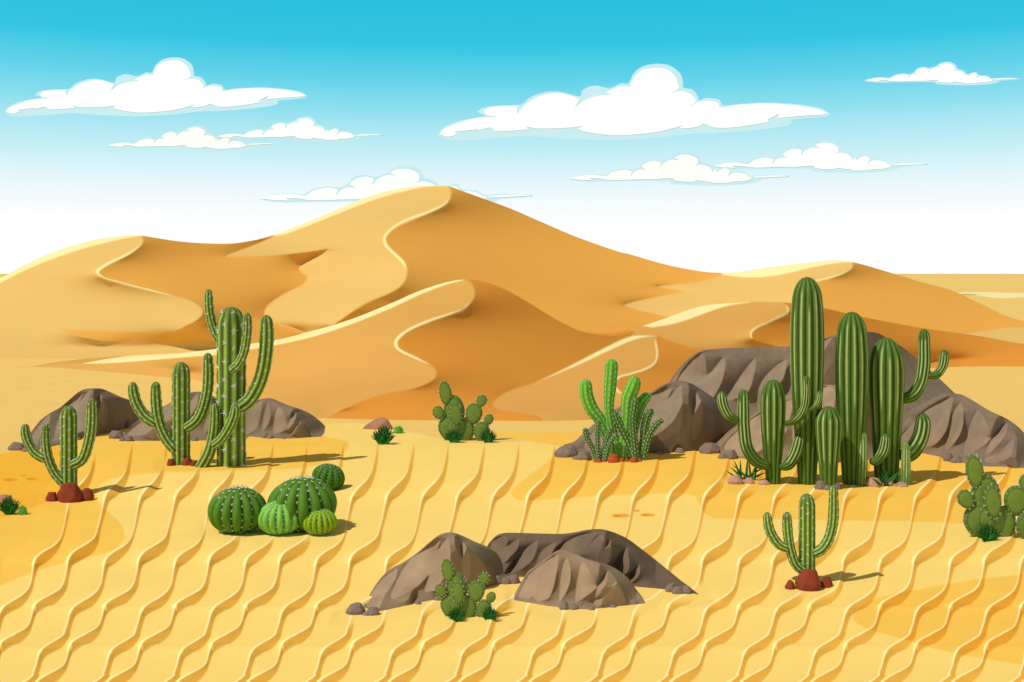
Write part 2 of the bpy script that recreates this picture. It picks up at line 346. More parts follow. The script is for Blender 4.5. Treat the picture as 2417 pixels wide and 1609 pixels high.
B_S3 = smooth(T('R', [(238, 468), (240, 520), (247, 570), (235, 620), (190, 655), (100, 685), (30, 705), (5, 740), (10, 770), (40, 805), (120, 900)]), 4)+T('R', [(120, 1000), (700, 900), (600, 600), (500, 553)])+smooth(T('R', [(500, 553), (400, 525), (300, 490), (245, 468)]), 4)
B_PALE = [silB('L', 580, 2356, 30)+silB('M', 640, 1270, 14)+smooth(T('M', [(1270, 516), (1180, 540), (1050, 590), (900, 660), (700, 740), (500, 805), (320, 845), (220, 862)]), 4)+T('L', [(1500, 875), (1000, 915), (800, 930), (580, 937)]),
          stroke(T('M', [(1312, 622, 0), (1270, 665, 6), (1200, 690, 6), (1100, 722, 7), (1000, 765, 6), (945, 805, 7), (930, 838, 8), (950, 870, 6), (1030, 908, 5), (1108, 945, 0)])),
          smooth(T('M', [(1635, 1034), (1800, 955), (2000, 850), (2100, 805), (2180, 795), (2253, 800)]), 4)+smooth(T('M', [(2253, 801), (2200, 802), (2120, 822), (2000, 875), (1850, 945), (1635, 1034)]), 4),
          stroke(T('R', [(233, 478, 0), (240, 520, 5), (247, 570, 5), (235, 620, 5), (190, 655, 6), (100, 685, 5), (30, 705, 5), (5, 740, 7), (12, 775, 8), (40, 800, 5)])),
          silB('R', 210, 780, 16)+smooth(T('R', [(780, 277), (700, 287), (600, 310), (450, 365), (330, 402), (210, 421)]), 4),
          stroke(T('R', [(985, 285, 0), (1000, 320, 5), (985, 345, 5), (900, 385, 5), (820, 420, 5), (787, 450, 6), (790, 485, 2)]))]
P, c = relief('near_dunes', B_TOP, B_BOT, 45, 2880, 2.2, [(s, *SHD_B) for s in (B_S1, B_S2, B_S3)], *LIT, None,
              pale=B_PALE, colors=(C_B, C_CREST), patch=[(q, SHADE_TINT*C_B) for q in (B_S1, B_S2, B_S3)], nu=1400, nt=170, back=16, sink=.6, eps=2e-6, wv=.07, near=2.5, foot=5, iters=150)
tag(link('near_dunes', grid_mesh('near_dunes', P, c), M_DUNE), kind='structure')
# a low pale ridge far out on the right
us = np.linspace(T1('R', 2062, 0)[0], T1('R', 2700, 0)[0], 60)
ft = curve_of(T('R', [(2062, 232), (2150, 234), (2250, 235), (2356, 230), (2500, 226), (2700, 238)])); fb = curve_of(T('R', [(2062, 233), (2150, 246), (2250, 252), (2356, 249), (2500, 246), (2700, 240)]))
rows = []
for k in range(11):
    f = k/10; vt, vb = ft(us), fb(us); hh = (vb-vt)*.35*280/F
    v = vb+(vt-vb)*f; z = hh*math.sin(f*math.pi/2); D = F*(H-z)/(v-HZ); rows.append(np.stack([(us-CX)/F*D, D, z-.05*(k == 0)], 1))
r = rows[-1].copy(); r[:, 1] += 60; r[:, 2] = -.1; rows.append(r)
P = np.array(rows)[::-1]
tag(link('sand_ridge', grid_mesh('sand_ridge', P, np.tile(np.array(C_CREST), P.shape[:2]+(1,))), M_DUNE), kind='structure')

# ------------------------------------------------------------------ boulders
def rock_mat(name, hexs, k=1.0):
    return mat(name, sc(lin(hexs), k), .10, 1.1, .35, 5, .92, .12, stretch=(1, 1, .45))
M_ROCK = mat('boulder_rock', None, .14, 2.2, .4, 9, .92, .12, stretch=(1, 1, .4))
M_R1, M_R2, M_R3 = (M_ROCK, lin('84715F')), (M_ROCK, lin('917A63')), (M_ROCK, lin('6E5C4B'))
LT, DK = (-1.2, 1.15), (3.0, .3)
def boulder(label, key, top, base, light, dark, m, back, q=.75):
    tp, bs = T(key, top), T(key, base)
    x0, x1 = max(tp[0][0], min(bs[0][0], tp[0][0])), max(tp[-1][0], bs[-1][0])
    ft, fb = curve_of(tp), curve_of(bs, 3)
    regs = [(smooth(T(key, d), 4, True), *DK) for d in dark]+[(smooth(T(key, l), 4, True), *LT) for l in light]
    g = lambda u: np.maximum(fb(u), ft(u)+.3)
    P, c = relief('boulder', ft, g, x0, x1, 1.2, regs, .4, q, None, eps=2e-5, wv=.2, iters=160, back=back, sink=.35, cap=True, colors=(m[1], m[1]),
                  patch=[(smooth(T(key, l), 4, True), sc(m[1], 1.26)) for l in light])  # sunlit facets also painted lighter, to strengthen light against dark
    o0 = np.array(((x0+x1)/2, 0)); y0 = float(P[-1][:, 1].min()); xm = float(P[-1][:, 0].mean())
    P = P-np.array((xm, y0, 0))
    o = link('boulder', grid_mesh('boulder', P, c), m[0]); o.location = (xm, y0, 0)
    tag(o, label, 'boulder', 'brown boulders lying on the sand')
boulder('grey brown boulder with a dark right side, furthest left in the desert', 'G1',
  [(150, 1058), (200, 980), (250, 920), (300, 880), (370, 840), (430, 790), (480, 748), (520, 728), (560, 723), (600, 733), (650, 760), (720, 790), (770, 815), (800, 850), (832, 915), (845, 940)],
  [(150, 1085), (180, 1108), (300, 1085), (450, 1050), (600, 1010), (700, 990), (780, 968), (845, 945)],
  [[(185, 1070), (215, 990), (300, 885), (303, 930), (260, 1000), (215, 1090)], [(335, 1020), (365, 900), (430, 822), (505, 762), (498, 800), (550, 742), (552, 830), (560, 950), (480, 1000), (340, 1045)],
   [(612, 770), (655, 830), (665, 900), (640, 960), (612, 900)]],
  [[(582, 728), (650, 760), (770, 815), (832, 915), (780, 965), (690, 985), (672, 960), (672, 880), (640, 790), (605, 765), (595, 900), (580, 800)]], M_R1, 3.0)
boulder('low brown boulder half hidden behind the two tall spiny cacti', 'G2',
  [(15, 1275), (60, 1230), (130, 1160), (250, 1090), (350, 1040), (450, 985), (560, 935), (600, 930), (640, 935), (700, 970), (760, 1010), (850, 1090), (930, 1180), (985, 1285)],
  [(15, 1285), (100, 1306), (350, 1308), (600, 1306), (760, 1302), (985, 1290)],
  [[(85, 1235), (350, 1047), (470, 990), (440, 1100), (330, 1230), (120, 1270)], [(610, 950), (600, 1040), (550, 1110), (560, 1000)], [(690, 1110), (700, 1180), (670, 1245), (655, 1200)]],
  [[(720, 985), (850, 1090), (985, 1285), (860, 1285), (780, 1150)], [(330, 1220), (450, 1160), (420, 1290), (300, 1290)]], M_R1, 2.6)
boulder('brown boulder with four sunlit facets, right of the tallest spiny cactus', 'G2',
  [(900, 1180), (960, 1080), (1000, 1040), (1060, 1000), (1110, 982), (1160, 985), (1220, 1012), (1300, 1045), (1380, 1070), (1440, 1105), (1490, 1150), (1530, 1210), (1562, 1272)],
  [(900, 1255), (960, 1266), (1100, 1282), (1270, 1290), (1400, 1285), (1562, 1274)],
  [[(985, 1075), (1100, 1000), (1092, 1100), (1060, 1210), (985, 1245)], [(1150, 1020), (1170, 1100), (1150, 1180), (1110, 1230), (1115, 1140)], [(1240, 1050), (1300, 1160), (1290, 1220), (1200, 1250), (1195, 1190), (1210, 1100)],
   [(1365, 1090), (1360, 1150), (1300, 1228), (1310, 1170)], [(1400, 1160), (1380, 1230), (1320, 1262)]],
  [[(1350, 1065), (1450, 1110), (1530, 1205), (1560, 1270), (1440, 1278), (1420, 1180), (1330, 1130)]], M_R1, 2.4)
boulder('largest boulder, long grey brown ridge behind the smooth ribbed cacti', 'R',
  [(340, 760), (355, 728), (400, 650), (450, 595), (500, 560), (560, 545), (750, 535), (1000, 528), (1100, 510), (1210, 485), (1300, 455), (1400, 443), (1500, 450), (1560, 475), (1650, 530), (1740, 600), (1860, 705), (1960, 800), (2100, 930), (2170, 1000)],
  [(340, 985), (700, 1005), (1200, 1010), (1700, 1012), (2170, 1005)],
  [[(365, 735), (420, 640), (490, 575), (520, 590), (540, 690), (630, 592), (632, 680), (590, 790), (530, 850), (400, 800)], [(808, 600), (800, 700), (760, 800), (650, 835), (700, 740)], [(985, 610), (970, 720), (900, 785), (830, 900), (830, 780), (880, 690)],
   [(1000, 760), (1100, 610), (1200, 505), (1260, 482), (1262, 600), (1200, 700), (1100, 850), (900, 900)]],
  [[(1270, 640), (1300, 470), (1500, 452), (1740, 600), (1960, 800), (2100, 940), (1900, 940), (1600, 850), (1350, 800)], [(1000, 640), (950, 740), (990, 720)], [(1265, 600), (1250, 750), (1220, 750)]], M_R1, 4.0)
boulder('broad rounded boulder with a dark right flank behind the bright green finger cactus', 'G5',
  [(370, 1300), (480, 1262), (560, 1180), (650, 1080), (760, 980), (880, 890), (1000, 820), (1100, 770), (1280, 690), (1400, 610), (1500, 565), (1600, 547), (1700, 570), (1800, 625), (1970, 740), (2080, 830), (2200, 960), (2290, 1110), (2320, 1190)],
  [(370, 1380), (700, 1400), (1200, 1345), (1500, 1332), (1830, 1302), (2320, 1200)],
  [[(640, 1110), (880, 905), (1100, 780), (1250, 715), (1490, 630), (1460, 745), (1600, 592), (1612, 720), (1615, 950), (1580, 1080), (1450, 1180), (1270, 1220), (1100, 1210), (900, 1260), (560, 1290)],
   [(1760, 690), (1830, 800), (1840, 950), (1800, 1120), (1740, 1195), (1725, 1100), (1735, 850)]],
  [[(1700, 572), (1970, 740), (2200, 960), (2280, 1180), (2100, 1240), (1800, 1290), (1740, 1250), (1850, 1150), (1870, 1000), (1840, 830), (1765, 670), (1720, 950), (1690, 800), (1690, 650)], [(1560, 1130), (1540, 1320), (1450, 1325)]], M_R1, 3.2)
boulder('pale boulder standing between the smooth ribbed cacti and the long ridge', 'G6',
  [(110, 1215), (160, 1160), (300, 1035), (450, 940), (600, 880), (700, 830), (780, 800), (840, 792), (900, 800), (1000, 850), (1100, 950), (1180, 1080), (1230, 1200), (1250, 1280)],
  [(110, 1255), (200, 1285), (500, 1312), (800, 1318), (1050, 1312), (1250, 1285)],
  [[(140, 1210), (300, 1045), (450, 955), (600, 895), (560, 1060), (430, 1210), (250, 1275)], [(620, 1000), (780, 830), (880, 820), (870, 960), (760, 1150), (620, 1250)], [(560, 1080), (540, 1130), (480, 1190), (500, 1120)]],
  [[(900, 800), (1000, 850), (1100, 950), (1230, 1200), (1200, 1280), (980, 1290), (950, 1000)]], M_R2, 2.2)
boulder('brown boulder cut by the right edge, with five sunlit facets down its front', 'G7',
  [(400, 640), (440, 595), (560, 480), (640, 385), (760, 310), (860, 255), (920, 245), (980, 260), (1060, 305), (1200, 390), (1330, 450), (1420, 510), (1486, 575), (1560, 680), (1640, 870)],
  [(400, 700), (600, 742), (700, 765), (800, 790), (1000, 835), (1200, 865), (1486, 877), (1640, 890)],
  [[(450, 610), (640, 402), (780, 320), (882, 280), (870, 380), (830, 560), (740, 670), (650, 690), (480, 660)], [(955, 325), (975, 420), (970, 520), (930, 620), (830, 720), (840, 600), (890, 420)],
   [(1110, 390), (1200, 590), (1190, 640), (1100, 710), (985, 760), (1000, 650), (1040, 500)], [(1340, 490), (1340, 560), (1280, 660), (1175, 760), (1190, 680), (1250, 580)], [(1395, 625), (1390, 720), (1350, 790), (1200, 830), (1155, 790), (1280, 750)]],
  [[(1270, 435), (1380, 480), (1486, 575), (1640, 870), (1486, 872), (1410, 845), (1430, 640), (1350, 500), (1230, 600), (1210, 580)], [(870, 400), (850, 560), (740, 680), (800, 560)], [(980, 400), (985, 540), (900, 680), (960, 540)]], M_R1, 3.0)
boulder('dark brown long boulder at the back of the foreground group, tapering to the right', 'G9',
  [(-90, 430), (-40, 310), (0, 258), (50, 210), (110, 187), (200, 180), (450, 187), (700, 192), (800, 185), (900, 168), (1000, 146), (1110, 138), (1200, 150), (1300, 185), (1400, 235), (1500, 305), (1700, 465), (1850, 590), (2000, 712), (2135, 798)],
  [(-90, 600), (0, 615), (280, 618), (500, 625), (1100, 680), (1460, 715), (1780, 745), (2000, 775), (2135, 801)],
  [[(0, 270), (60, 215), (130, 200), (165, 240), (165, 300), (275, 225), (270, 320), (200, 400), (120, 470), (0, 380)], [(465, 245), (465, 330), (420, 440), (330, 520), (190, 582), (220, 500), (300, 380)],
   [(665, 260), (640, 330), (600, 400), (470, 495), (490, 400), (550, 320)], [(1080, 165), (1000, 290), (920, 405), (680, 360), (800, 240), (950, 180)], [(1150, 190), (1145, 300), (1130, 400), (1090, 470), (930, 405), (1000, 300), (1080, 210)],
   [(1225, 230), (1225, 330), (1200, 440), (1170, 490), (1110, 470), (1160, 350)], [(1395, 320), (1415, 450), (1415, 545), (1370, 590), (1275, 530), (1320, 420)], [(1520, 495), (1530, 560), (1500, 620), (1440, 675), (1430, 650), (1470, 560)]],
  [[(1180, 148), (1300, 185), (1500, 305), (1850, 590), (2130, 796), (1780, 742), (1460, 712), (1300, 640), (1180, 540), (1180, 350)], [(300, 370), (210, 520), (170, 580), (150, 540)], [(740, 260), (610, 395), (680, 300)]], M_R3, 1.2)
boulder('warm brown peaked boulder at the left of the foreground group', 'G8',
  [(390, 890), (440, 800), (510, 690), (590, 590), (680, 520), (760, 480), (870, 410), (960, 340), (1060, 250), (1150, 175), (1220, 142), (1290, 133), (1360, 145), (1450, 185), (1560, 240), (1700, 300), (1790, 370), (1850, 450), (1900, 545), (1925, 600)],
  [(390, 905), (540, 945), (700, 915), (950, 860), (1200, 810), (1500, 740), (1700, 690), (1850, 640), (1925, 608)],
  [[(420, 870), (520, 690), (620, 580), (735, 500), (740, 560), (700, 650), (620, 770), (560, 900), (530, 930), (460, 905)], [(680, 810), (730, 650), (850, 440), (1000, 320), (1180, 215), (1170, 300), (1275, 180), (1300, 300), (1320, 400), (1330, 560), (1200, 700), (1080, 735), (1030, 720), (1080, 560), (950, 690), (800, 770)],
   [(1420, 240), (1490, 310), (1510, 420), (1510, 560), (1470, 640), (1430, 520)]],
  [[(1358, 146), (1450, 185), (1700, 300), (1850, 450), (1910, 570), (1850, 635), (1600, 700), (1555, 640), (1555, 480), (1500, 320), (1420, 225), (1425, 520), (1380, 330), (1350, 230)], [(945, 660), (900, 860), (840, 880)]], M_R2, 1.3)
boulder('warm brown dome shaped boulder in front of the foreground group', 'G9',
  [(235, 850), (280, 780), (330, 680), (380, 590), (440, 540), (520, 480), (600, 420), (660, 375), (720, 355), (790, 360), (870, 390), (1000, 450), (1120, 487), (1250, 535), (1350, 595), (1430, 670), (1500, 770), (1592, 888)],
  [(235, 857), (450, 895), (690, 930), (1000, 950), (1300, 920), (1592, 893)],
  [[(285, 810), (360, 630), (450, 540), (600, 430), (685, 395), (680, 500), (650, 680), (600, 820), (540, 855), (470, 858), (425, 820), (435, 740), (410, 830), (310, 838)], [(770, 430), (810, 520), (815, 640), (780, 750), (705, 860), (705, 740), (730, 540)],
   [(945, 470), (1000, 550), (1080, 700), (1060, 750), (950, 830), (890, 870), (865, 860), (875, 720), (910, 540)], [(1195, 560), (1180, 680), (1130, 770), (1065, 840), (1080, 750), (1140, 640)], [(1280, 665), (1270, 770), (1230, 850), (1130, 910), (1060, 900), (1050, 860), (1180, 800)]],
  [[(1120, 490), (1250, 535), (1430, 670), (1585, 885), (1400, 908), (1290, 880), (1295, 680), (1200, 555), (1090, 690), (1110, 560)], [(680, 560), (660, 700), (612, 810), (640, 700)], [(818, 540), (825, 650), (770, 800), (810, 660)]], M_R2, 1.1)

# ------------------------------------------------------------------ loose stones
M_ST = rock_mat('stone_grey', '857469'); M_RED = rock_mat('stone_red', '8C402B'); M_PINK = rock_mat('stone_pink', 'BE917C'); M_ORG = rock_mat('stone_orange', 'B5522A')
def stone(label, key, x, yb, w, h, m, seed, cat='stone', group=None, tilt=0, npt=21):
    ox, oy, s = Z[key]; u, v = T1(key, x, yb); w *= s; h *= s
    D = gy(v); k = D/F; W, Hh = w*k, h*k
    rnd = random.Random(seed); bm = bmesh.new()
    for i in range(npt):
        a = 2*math.pi*(i//3)/(npt//3)+(i % 3)*.45+rnd.uniform(-.22, .22)+seed
        r = (.9, 1.0, .58)[i % 3]*rnd.uniform(.82, 1.0)
        zz = (.0, .42, .95)[i % 3]*rnd.uniform(.8, 1.05)
        bm.verts.new((.5*W*r*math.cos(a)+tilt*W*zz, .42*W*r*math.sin(a), Hh*(zz*1.12-.12)))
    res = bmesh.ops.convex_hull(bm, input=bm.verts[:])
    bmesh.ops.delete(bm, geom=[g for g in res['geom_interior'] if isinstance(g, bmesh.types.BMVert)], context='VERTS')
    xsv = [vv.co.x for vv in bm.verts]; zs = [vv.co.z for vv in bm.verts]
    fx = W/(max(xsv)-min(xsv)); x0 = (max(xsv)+min(xsv))/2
    for vv in bm.verts: vv.co.x = (vv.co.x-x0)*fx; vv.co.z *= Hh/max(zs)
    bmesh.ops.bevel(bm, geom=bm.edges[:], offset=.018*W, segments=1, affect='EDGES')
    me = bpy.data.meshes.new('stone'); bm.to_mesh(me); bm.free(); me.shade_flat()
    D2 = D+.3*W
    o = link('stone', me, m); o.location = ((u-CX)/F*D2, D2, -.01)
    tag(o, label, cat, group)
G_GR, G_RE, G_PI, G_OR = 'grey stones at the feet of the boulders', 'red stones around cactus feet', 'pink stones under the smooth cacti', 'orange stones under the finger cactus'
STONES = [
 ('flat grey slab at the far left foot of the leftmost boulder', 'G1', 108, 1106, 112, 48, M_ST, G_GR), ('small grey stone touching the flat slab under the leftmost boulder', 'G1', 160, 1114, 56, 26, M_ST, G_GR),
 ('tiny grey stone at the front of the leftmost boulder between cactus stems', 'G1', 482, 1042, 38, 15, M_ST, G_GR), ('grey stone wedged between the leftmost boulder and the one beside it', 'G1', 797, 968, 72, 44, M_ST, G_GR),
 ('largest grey stone at the left tip of the boulder behind the spiny cacti', 'G1', 718, 1034, 98, 52, M_ST, G_GR), ('lowest grey stone of the three left of the tall spiny cacti', 'G1', 757, 1048, 48, 24, M_ST, G_GR),
 ('right grey stone of the three left of the tall spiny cacti', 'G1', 797, 1050, 52, 38, M_ST, G_GR), ('small grey stone between the two tall spiny cacti', 'G2', 587, 1309, 52, 27, M_ST, G_GR),
 ('left stone of the grey trio before the boulder right of the tallest spiny cactus', 'G2', 1133, 1287, 64, 42, M_ST, G_GR), ('middle stone of the grey trio before the boulder right of the tallest spiny cactus', 'G2', 1168, 1290, 64, 28, M_ST, G_GR),
 ('right stone of the grey trio before the boulder right of the tallest spiny cactus', 'G2', 1204, 1284, 58, 34, M_ST, G_GR), ('tiny grey pebble just right of the stone trio by the tallest spiny cactus', 'G2', 1272, 1294, 38, 18, M_ST, G_GR),
 ('flat grey pebble midway along the boulder right of the tallest spiny cactus', 'G2', 1380, 1284, 38, 16, M_ST, G_GR), ('grey pebble near the right end of the boulder beside the tallest spiny cactus', 'G2', 1492, 1276, 44, 27, M_ST, G_GR),
 ('big angular grey slab left of the bright green finger cactus', 'G5', 350, 1385, 272, 128, M_ST, G_GR), ('grey block right of the big slab beside the finger cactus', 'G5', 545, 1418, 170, 98, M_ST, G_GR), ('small low grey stone in front of the slab beside the finger cactus', 'G5', 472, 1414, 112, 52, M_ST, G_GR),
 ('small flat grey stone right of the finger cactus', 'G5', 1364, 1349, 104, 40, M_ST, G_GR), ('grey wedge stone under the dark flank of the boulder behind the finger cactus', 'G5', 1592, 1337, 112, 60, M_ST, G_GR),
 ('large grey slab left of the ribbed cactus with curled arms', 'G5', 1930, 1345, 260, 125, M_ST, G_GR), ('grey block behind the spiky leaf clump left of the ribbed cacti', 'G5', 2135, 1402, 172, 105, M_ST, G_GR), ('low grey stone in front of the slab left of the ribbed cacti', 'G5', 2055, 1404, 112, 66, M_ST, G_GR),
 ('left stone of the grey trio left of the right edge prickly pear', 'G7', 850, 818, 92, 80, M_ST, G_GR), ('front stone of the grey trio left of the right edge prickly pear', 'G7', 922, 834, 116, 60, M_ST, G_GR), ('right stone of the grey trio touching the right edge prickly pear', 'G7', 994, 836, 90, 76, M_ST, G_GR),
 ('small grey pebble right of the tall pad of the right edge prickly pear', 'G7', 1325, 872, 74, 36, M_ST, G_GR),
 ('left grey stone under the short barrel shaped ribbed cactus', 'G6', 786, 1500, 84, 60, M_ST, G_GR), ('middle grey stone under the short barrel shaped ribbed cactus', 'G6', 838, 1502, 96, 40, M_ST, G_GR), ('right grey stone under the short barrel shaped ribbed cactus', 'G6', 886, 1500, 92, 54, M_ST, G_GR),
 ('large pink stone furthest left under the smooth ribbed cacti', 'G6', 218, 1464, 112, 60, M_PINK, G_PI), ('pink stone directly under the left spiky leaf clump', 'G6', 310, 1460, 76, 42, M_PINK, G_PI), ('flat pink stone touching the foot of the many armed ribbed cactus', 'G6', 407, 1467, 82, 34, M_PINK, G_PI),
 ('large pink stone left of the right spiky leaf clump', 'G6', 1146, 1480, 114, 60, M_PINK, G_PI), ('pink stone directly under the right spiky leaf clump', 'G6', 1238, 1474, 78, 42, M_PINK, G_PI), ('flat pink stone furthest right under the ribbed cacti', 'G6', 1338, 1480, 88, 30, M_PINK, G_PI),
 ('large dark grey slab at the left tip of the foreground boulders', 'G8', 310, 984, 212, 116, M_ST, G_GR), ('grey block right of the slab at the left tip of the foreground boulders', 'G8', 484, 990, 146, 86, M_ST, G_GR), ('low grey stone between slab and block at the left foreground tip', 'G8', 430, 990, 106, 46, M_ST, G_GR),
 ('small grey stone on the front edge of the peaked foreground boulder', 'G8', 967, 874, 74, 38, M_ST, G_GR), ('small grey stone beside the small pad of the foreground prickly pear', 'G8', 1166, 834, 86, 44, M_ST, G_GR),
 ('left stone of the grey trio between the foreground boulders', 'G8', 1792, 662, 112, 90, M_ST, G_GR), ('middle stone of the grey trio between the foreground boulders', 'G8', 1884, 662, 136, 64, M_ST, G_GR), ('right stone of the grey trio between the foreground boulders', 'G8', 1970, 656, 140, 90, M_ST, G_GR),
 ('left stone of the grey trio at the tapering right tip of the dark boulder', 'G9', 1850, 774, 124, 86, M_ST, G_GR), ('middle stone of the grey trio at the tapering right tip of the dark boulder', 'G9', 1925, 797, 136, 74, M_ST, G_GR), ('right stone of the grey trio at the tapering right tip of the dark boulder', 'G9', 2012, 794, 116, 84, M_ST, G_GR),
 ('left stone of the grey trio in front of the dome shaped boulder', 'G9', 746, 957, 112, 88, M_ST, G_GR), ('middle stone of the grey trio in front of the dome shaped boulder', 'G9', 832, 955, 136, 58, M_ST, G_GR), ('right stone of the grey trio in front of the dome shaped boulder', 'G9', 902, 940, 120, 66, M_ST, G_GR),
 ('round grey pebble right of the trio before the dome shaped boulder', 'G9', 1030, 960, 74, 38, M_ST, G_GR), ('flat grey stone at the right front of the dome shaped boulder', 'G9', 1245, 932, 94, 36, M_ST, G_GR), ('grey stone at the right end of the dome shaped boulder', 'G9', 1456, 900, 112, 46, M_ST, G_GR),
 ('big red stone at the foot of the leftmost spiny cactus', 'P', 485, 608, 182, 136, M_RED, G_RE), ('small red stone left of the big one under the leftmost spiny cactus', 'P', 360, 600, 82, 65, M_RED, G_RE), ('red stone right of the big one under the leftmost spiny cactus', 'P', 610, 596, 94, 87, M_RED, G_RE),
 ('red stone at the left foot of the middle spiny cactus', 'G2', 403, 1501, 66, 54, M_RED, G_RE), ('largest red stone at the foot of the middle spiny cactus', 'G2', 528, 1499, 92, 64, M_RED, G_RE), ('small red stone right of the middle spiny cactus', 'G2', 580, 1504, 56, 44, M_RED, G_RE),
 ('big red stone at the foot of the foreground spiny cactus', 'G10', 765, 1438, 322, 252, M_RED, G_RE), ('small red stone left of the foreground spiny cactus', 'G10', 548, 1420, 137, 114, M_RED, G_RE), ('red stone right of the foreground spiny cactus', 'G10', 990, 1400, 168, 142, M_RED, G_RE),
 ('tiny orange pebble furthest left under the finger cactus', 'G5', 662, 1435, 42, 27, M_ORG, G_OR), ('orange stone under the small dark finger cactus, left', 'G5', 708, 1441, 74, 46, M_ORG, G_OR), ('orange stone under the small dark finger cactus, right', 'G5', 767, 1437, 66, 38, M_ORG, G_OR),
 ('largest orange stone in the middle under the finger cactus', 'G5', 868, 1451, 128, 104, M_ORG, G_OR), ('orange stone right of the largest one under the finger cactus', 'G5', 954, 1436, 64, 56, M_ORG, G_OR), ('little orange stone alone between two bigger orange stones', 'G5', 1016, 1429, 46, 38, M_ORG, G_OR),
 ('wide orange stone under the dark green finger cactus', 'G5', 1090, 1441, 98, 68, M_ORG, G_OR), ('orange stone furthest right under the finger cactus', 'G5', 1156, 1433, 56, 38, M_ORG, G_OR)]
for i, (lb, key, x, yb, w, h, m, g) in enumerate(STONES):
    stone(lb, key, x, yb, w, h, m, 100+i, group=g)
M_BRN = rock_mat('stone_brown', 'AD7C64')
def wedge(label, key, x, yb, k):
    u0, v0 = T1(key, x, yb); D = gy(v0)+.6; s_ = Z[key][2]*k*D/F
    pts = [(85, 890, -20), (100, 922, -60), (260, 925, -110), (450, 910, -90), (517, 862, -20), (480, 925, 150), (130, 925, 150), (135, 832, -30), (275, 860, -85), (345, 815, -80), (445, 752, -20), (400, 726, 60), (330, 734, 80), (240, 770, 70)]
    bm = bmesh.new()
    for px, py, dd in pts: bm.verts.new(((px-300)*s_, dd*s_, (922-py)*s_-.02))
    bmesh.ops.convex_hull(bm, input=bm.verts[:]); bmesh.ops.bevel(bm, geom=bm.edges[:], offset=7*s_, segments=2, affect='EDGES')
    me = bpy.data.meshes.new('rock'); bm.to_mesh(me); bm.free(); me.shade_flat()
    tag(link('rock', me, M_BRN, None, ((u0-CX)/F*D, D, H-(v0-HZ)/F*D)), label, 'rock')
wedge('pink brown wedge shaped rock standing alone before the dunes', 'G4', 300, 922, 1.0)
stone('pink brown rock cut by the left edge behind a grass tuft', 'G1', 10, 1452, 140, 66, M_BRN, 12, cat='rock', tilt=.1, npt=15)

# ------------------------------------------------------------------ cacti
def hexmix(a, b, t): return tuple(x*(1-t)+y*t for x, y in zip(a, b))
def rings(path, rad, n):                          # path points (x,y,z), radii -> n smooth samples
    q = np.array(smooth([tuple(p)+(r,) for p, r in zip(path, rad)], 10))
    d = np.r_[0, np.cumsum(np.linalg.norm(np.diff(q[:, :3], axis=0), axis=1))]
    L = d[-1]; s = L*(1-(1-np.linspace(0, 1, n))**1.25)
    o = np.stack([np.interp(s, d, q[:, k]) for k in range(4)], 1)
    return o, s/L, L
def star(mb, p, nrm, size, rnd, spikes=6, out=.35, wd=.17):
    nrm = Vector(nrm).normalized(); t = nrm.orthogonal().normalized(); b = nrm.cross(t); a0 = rnd.uniform(0, 6)
    for i in range(spikes):
        a = a0+2*math.pi*i/spikes+rnd.uniform(-.2, .2)
        d = (t*math.cos(a)+b*math.sin(a)+nrm*out).normalized(); L = size*rnd.uniform(.7, 1.1)
        s1 = d.orthogonal().normalized(); s2 = d.cross(s1); w = size*wd
        o = Vector(p)-nrm*size*.08
        mb.add([o+s1*w, o-s1*w*.5+s2*w*.87, o-s1*w*.5-s2*w*.87, o+d*L], [(0, 1, 3), (1, 2, 3), (2, 0, 3)])
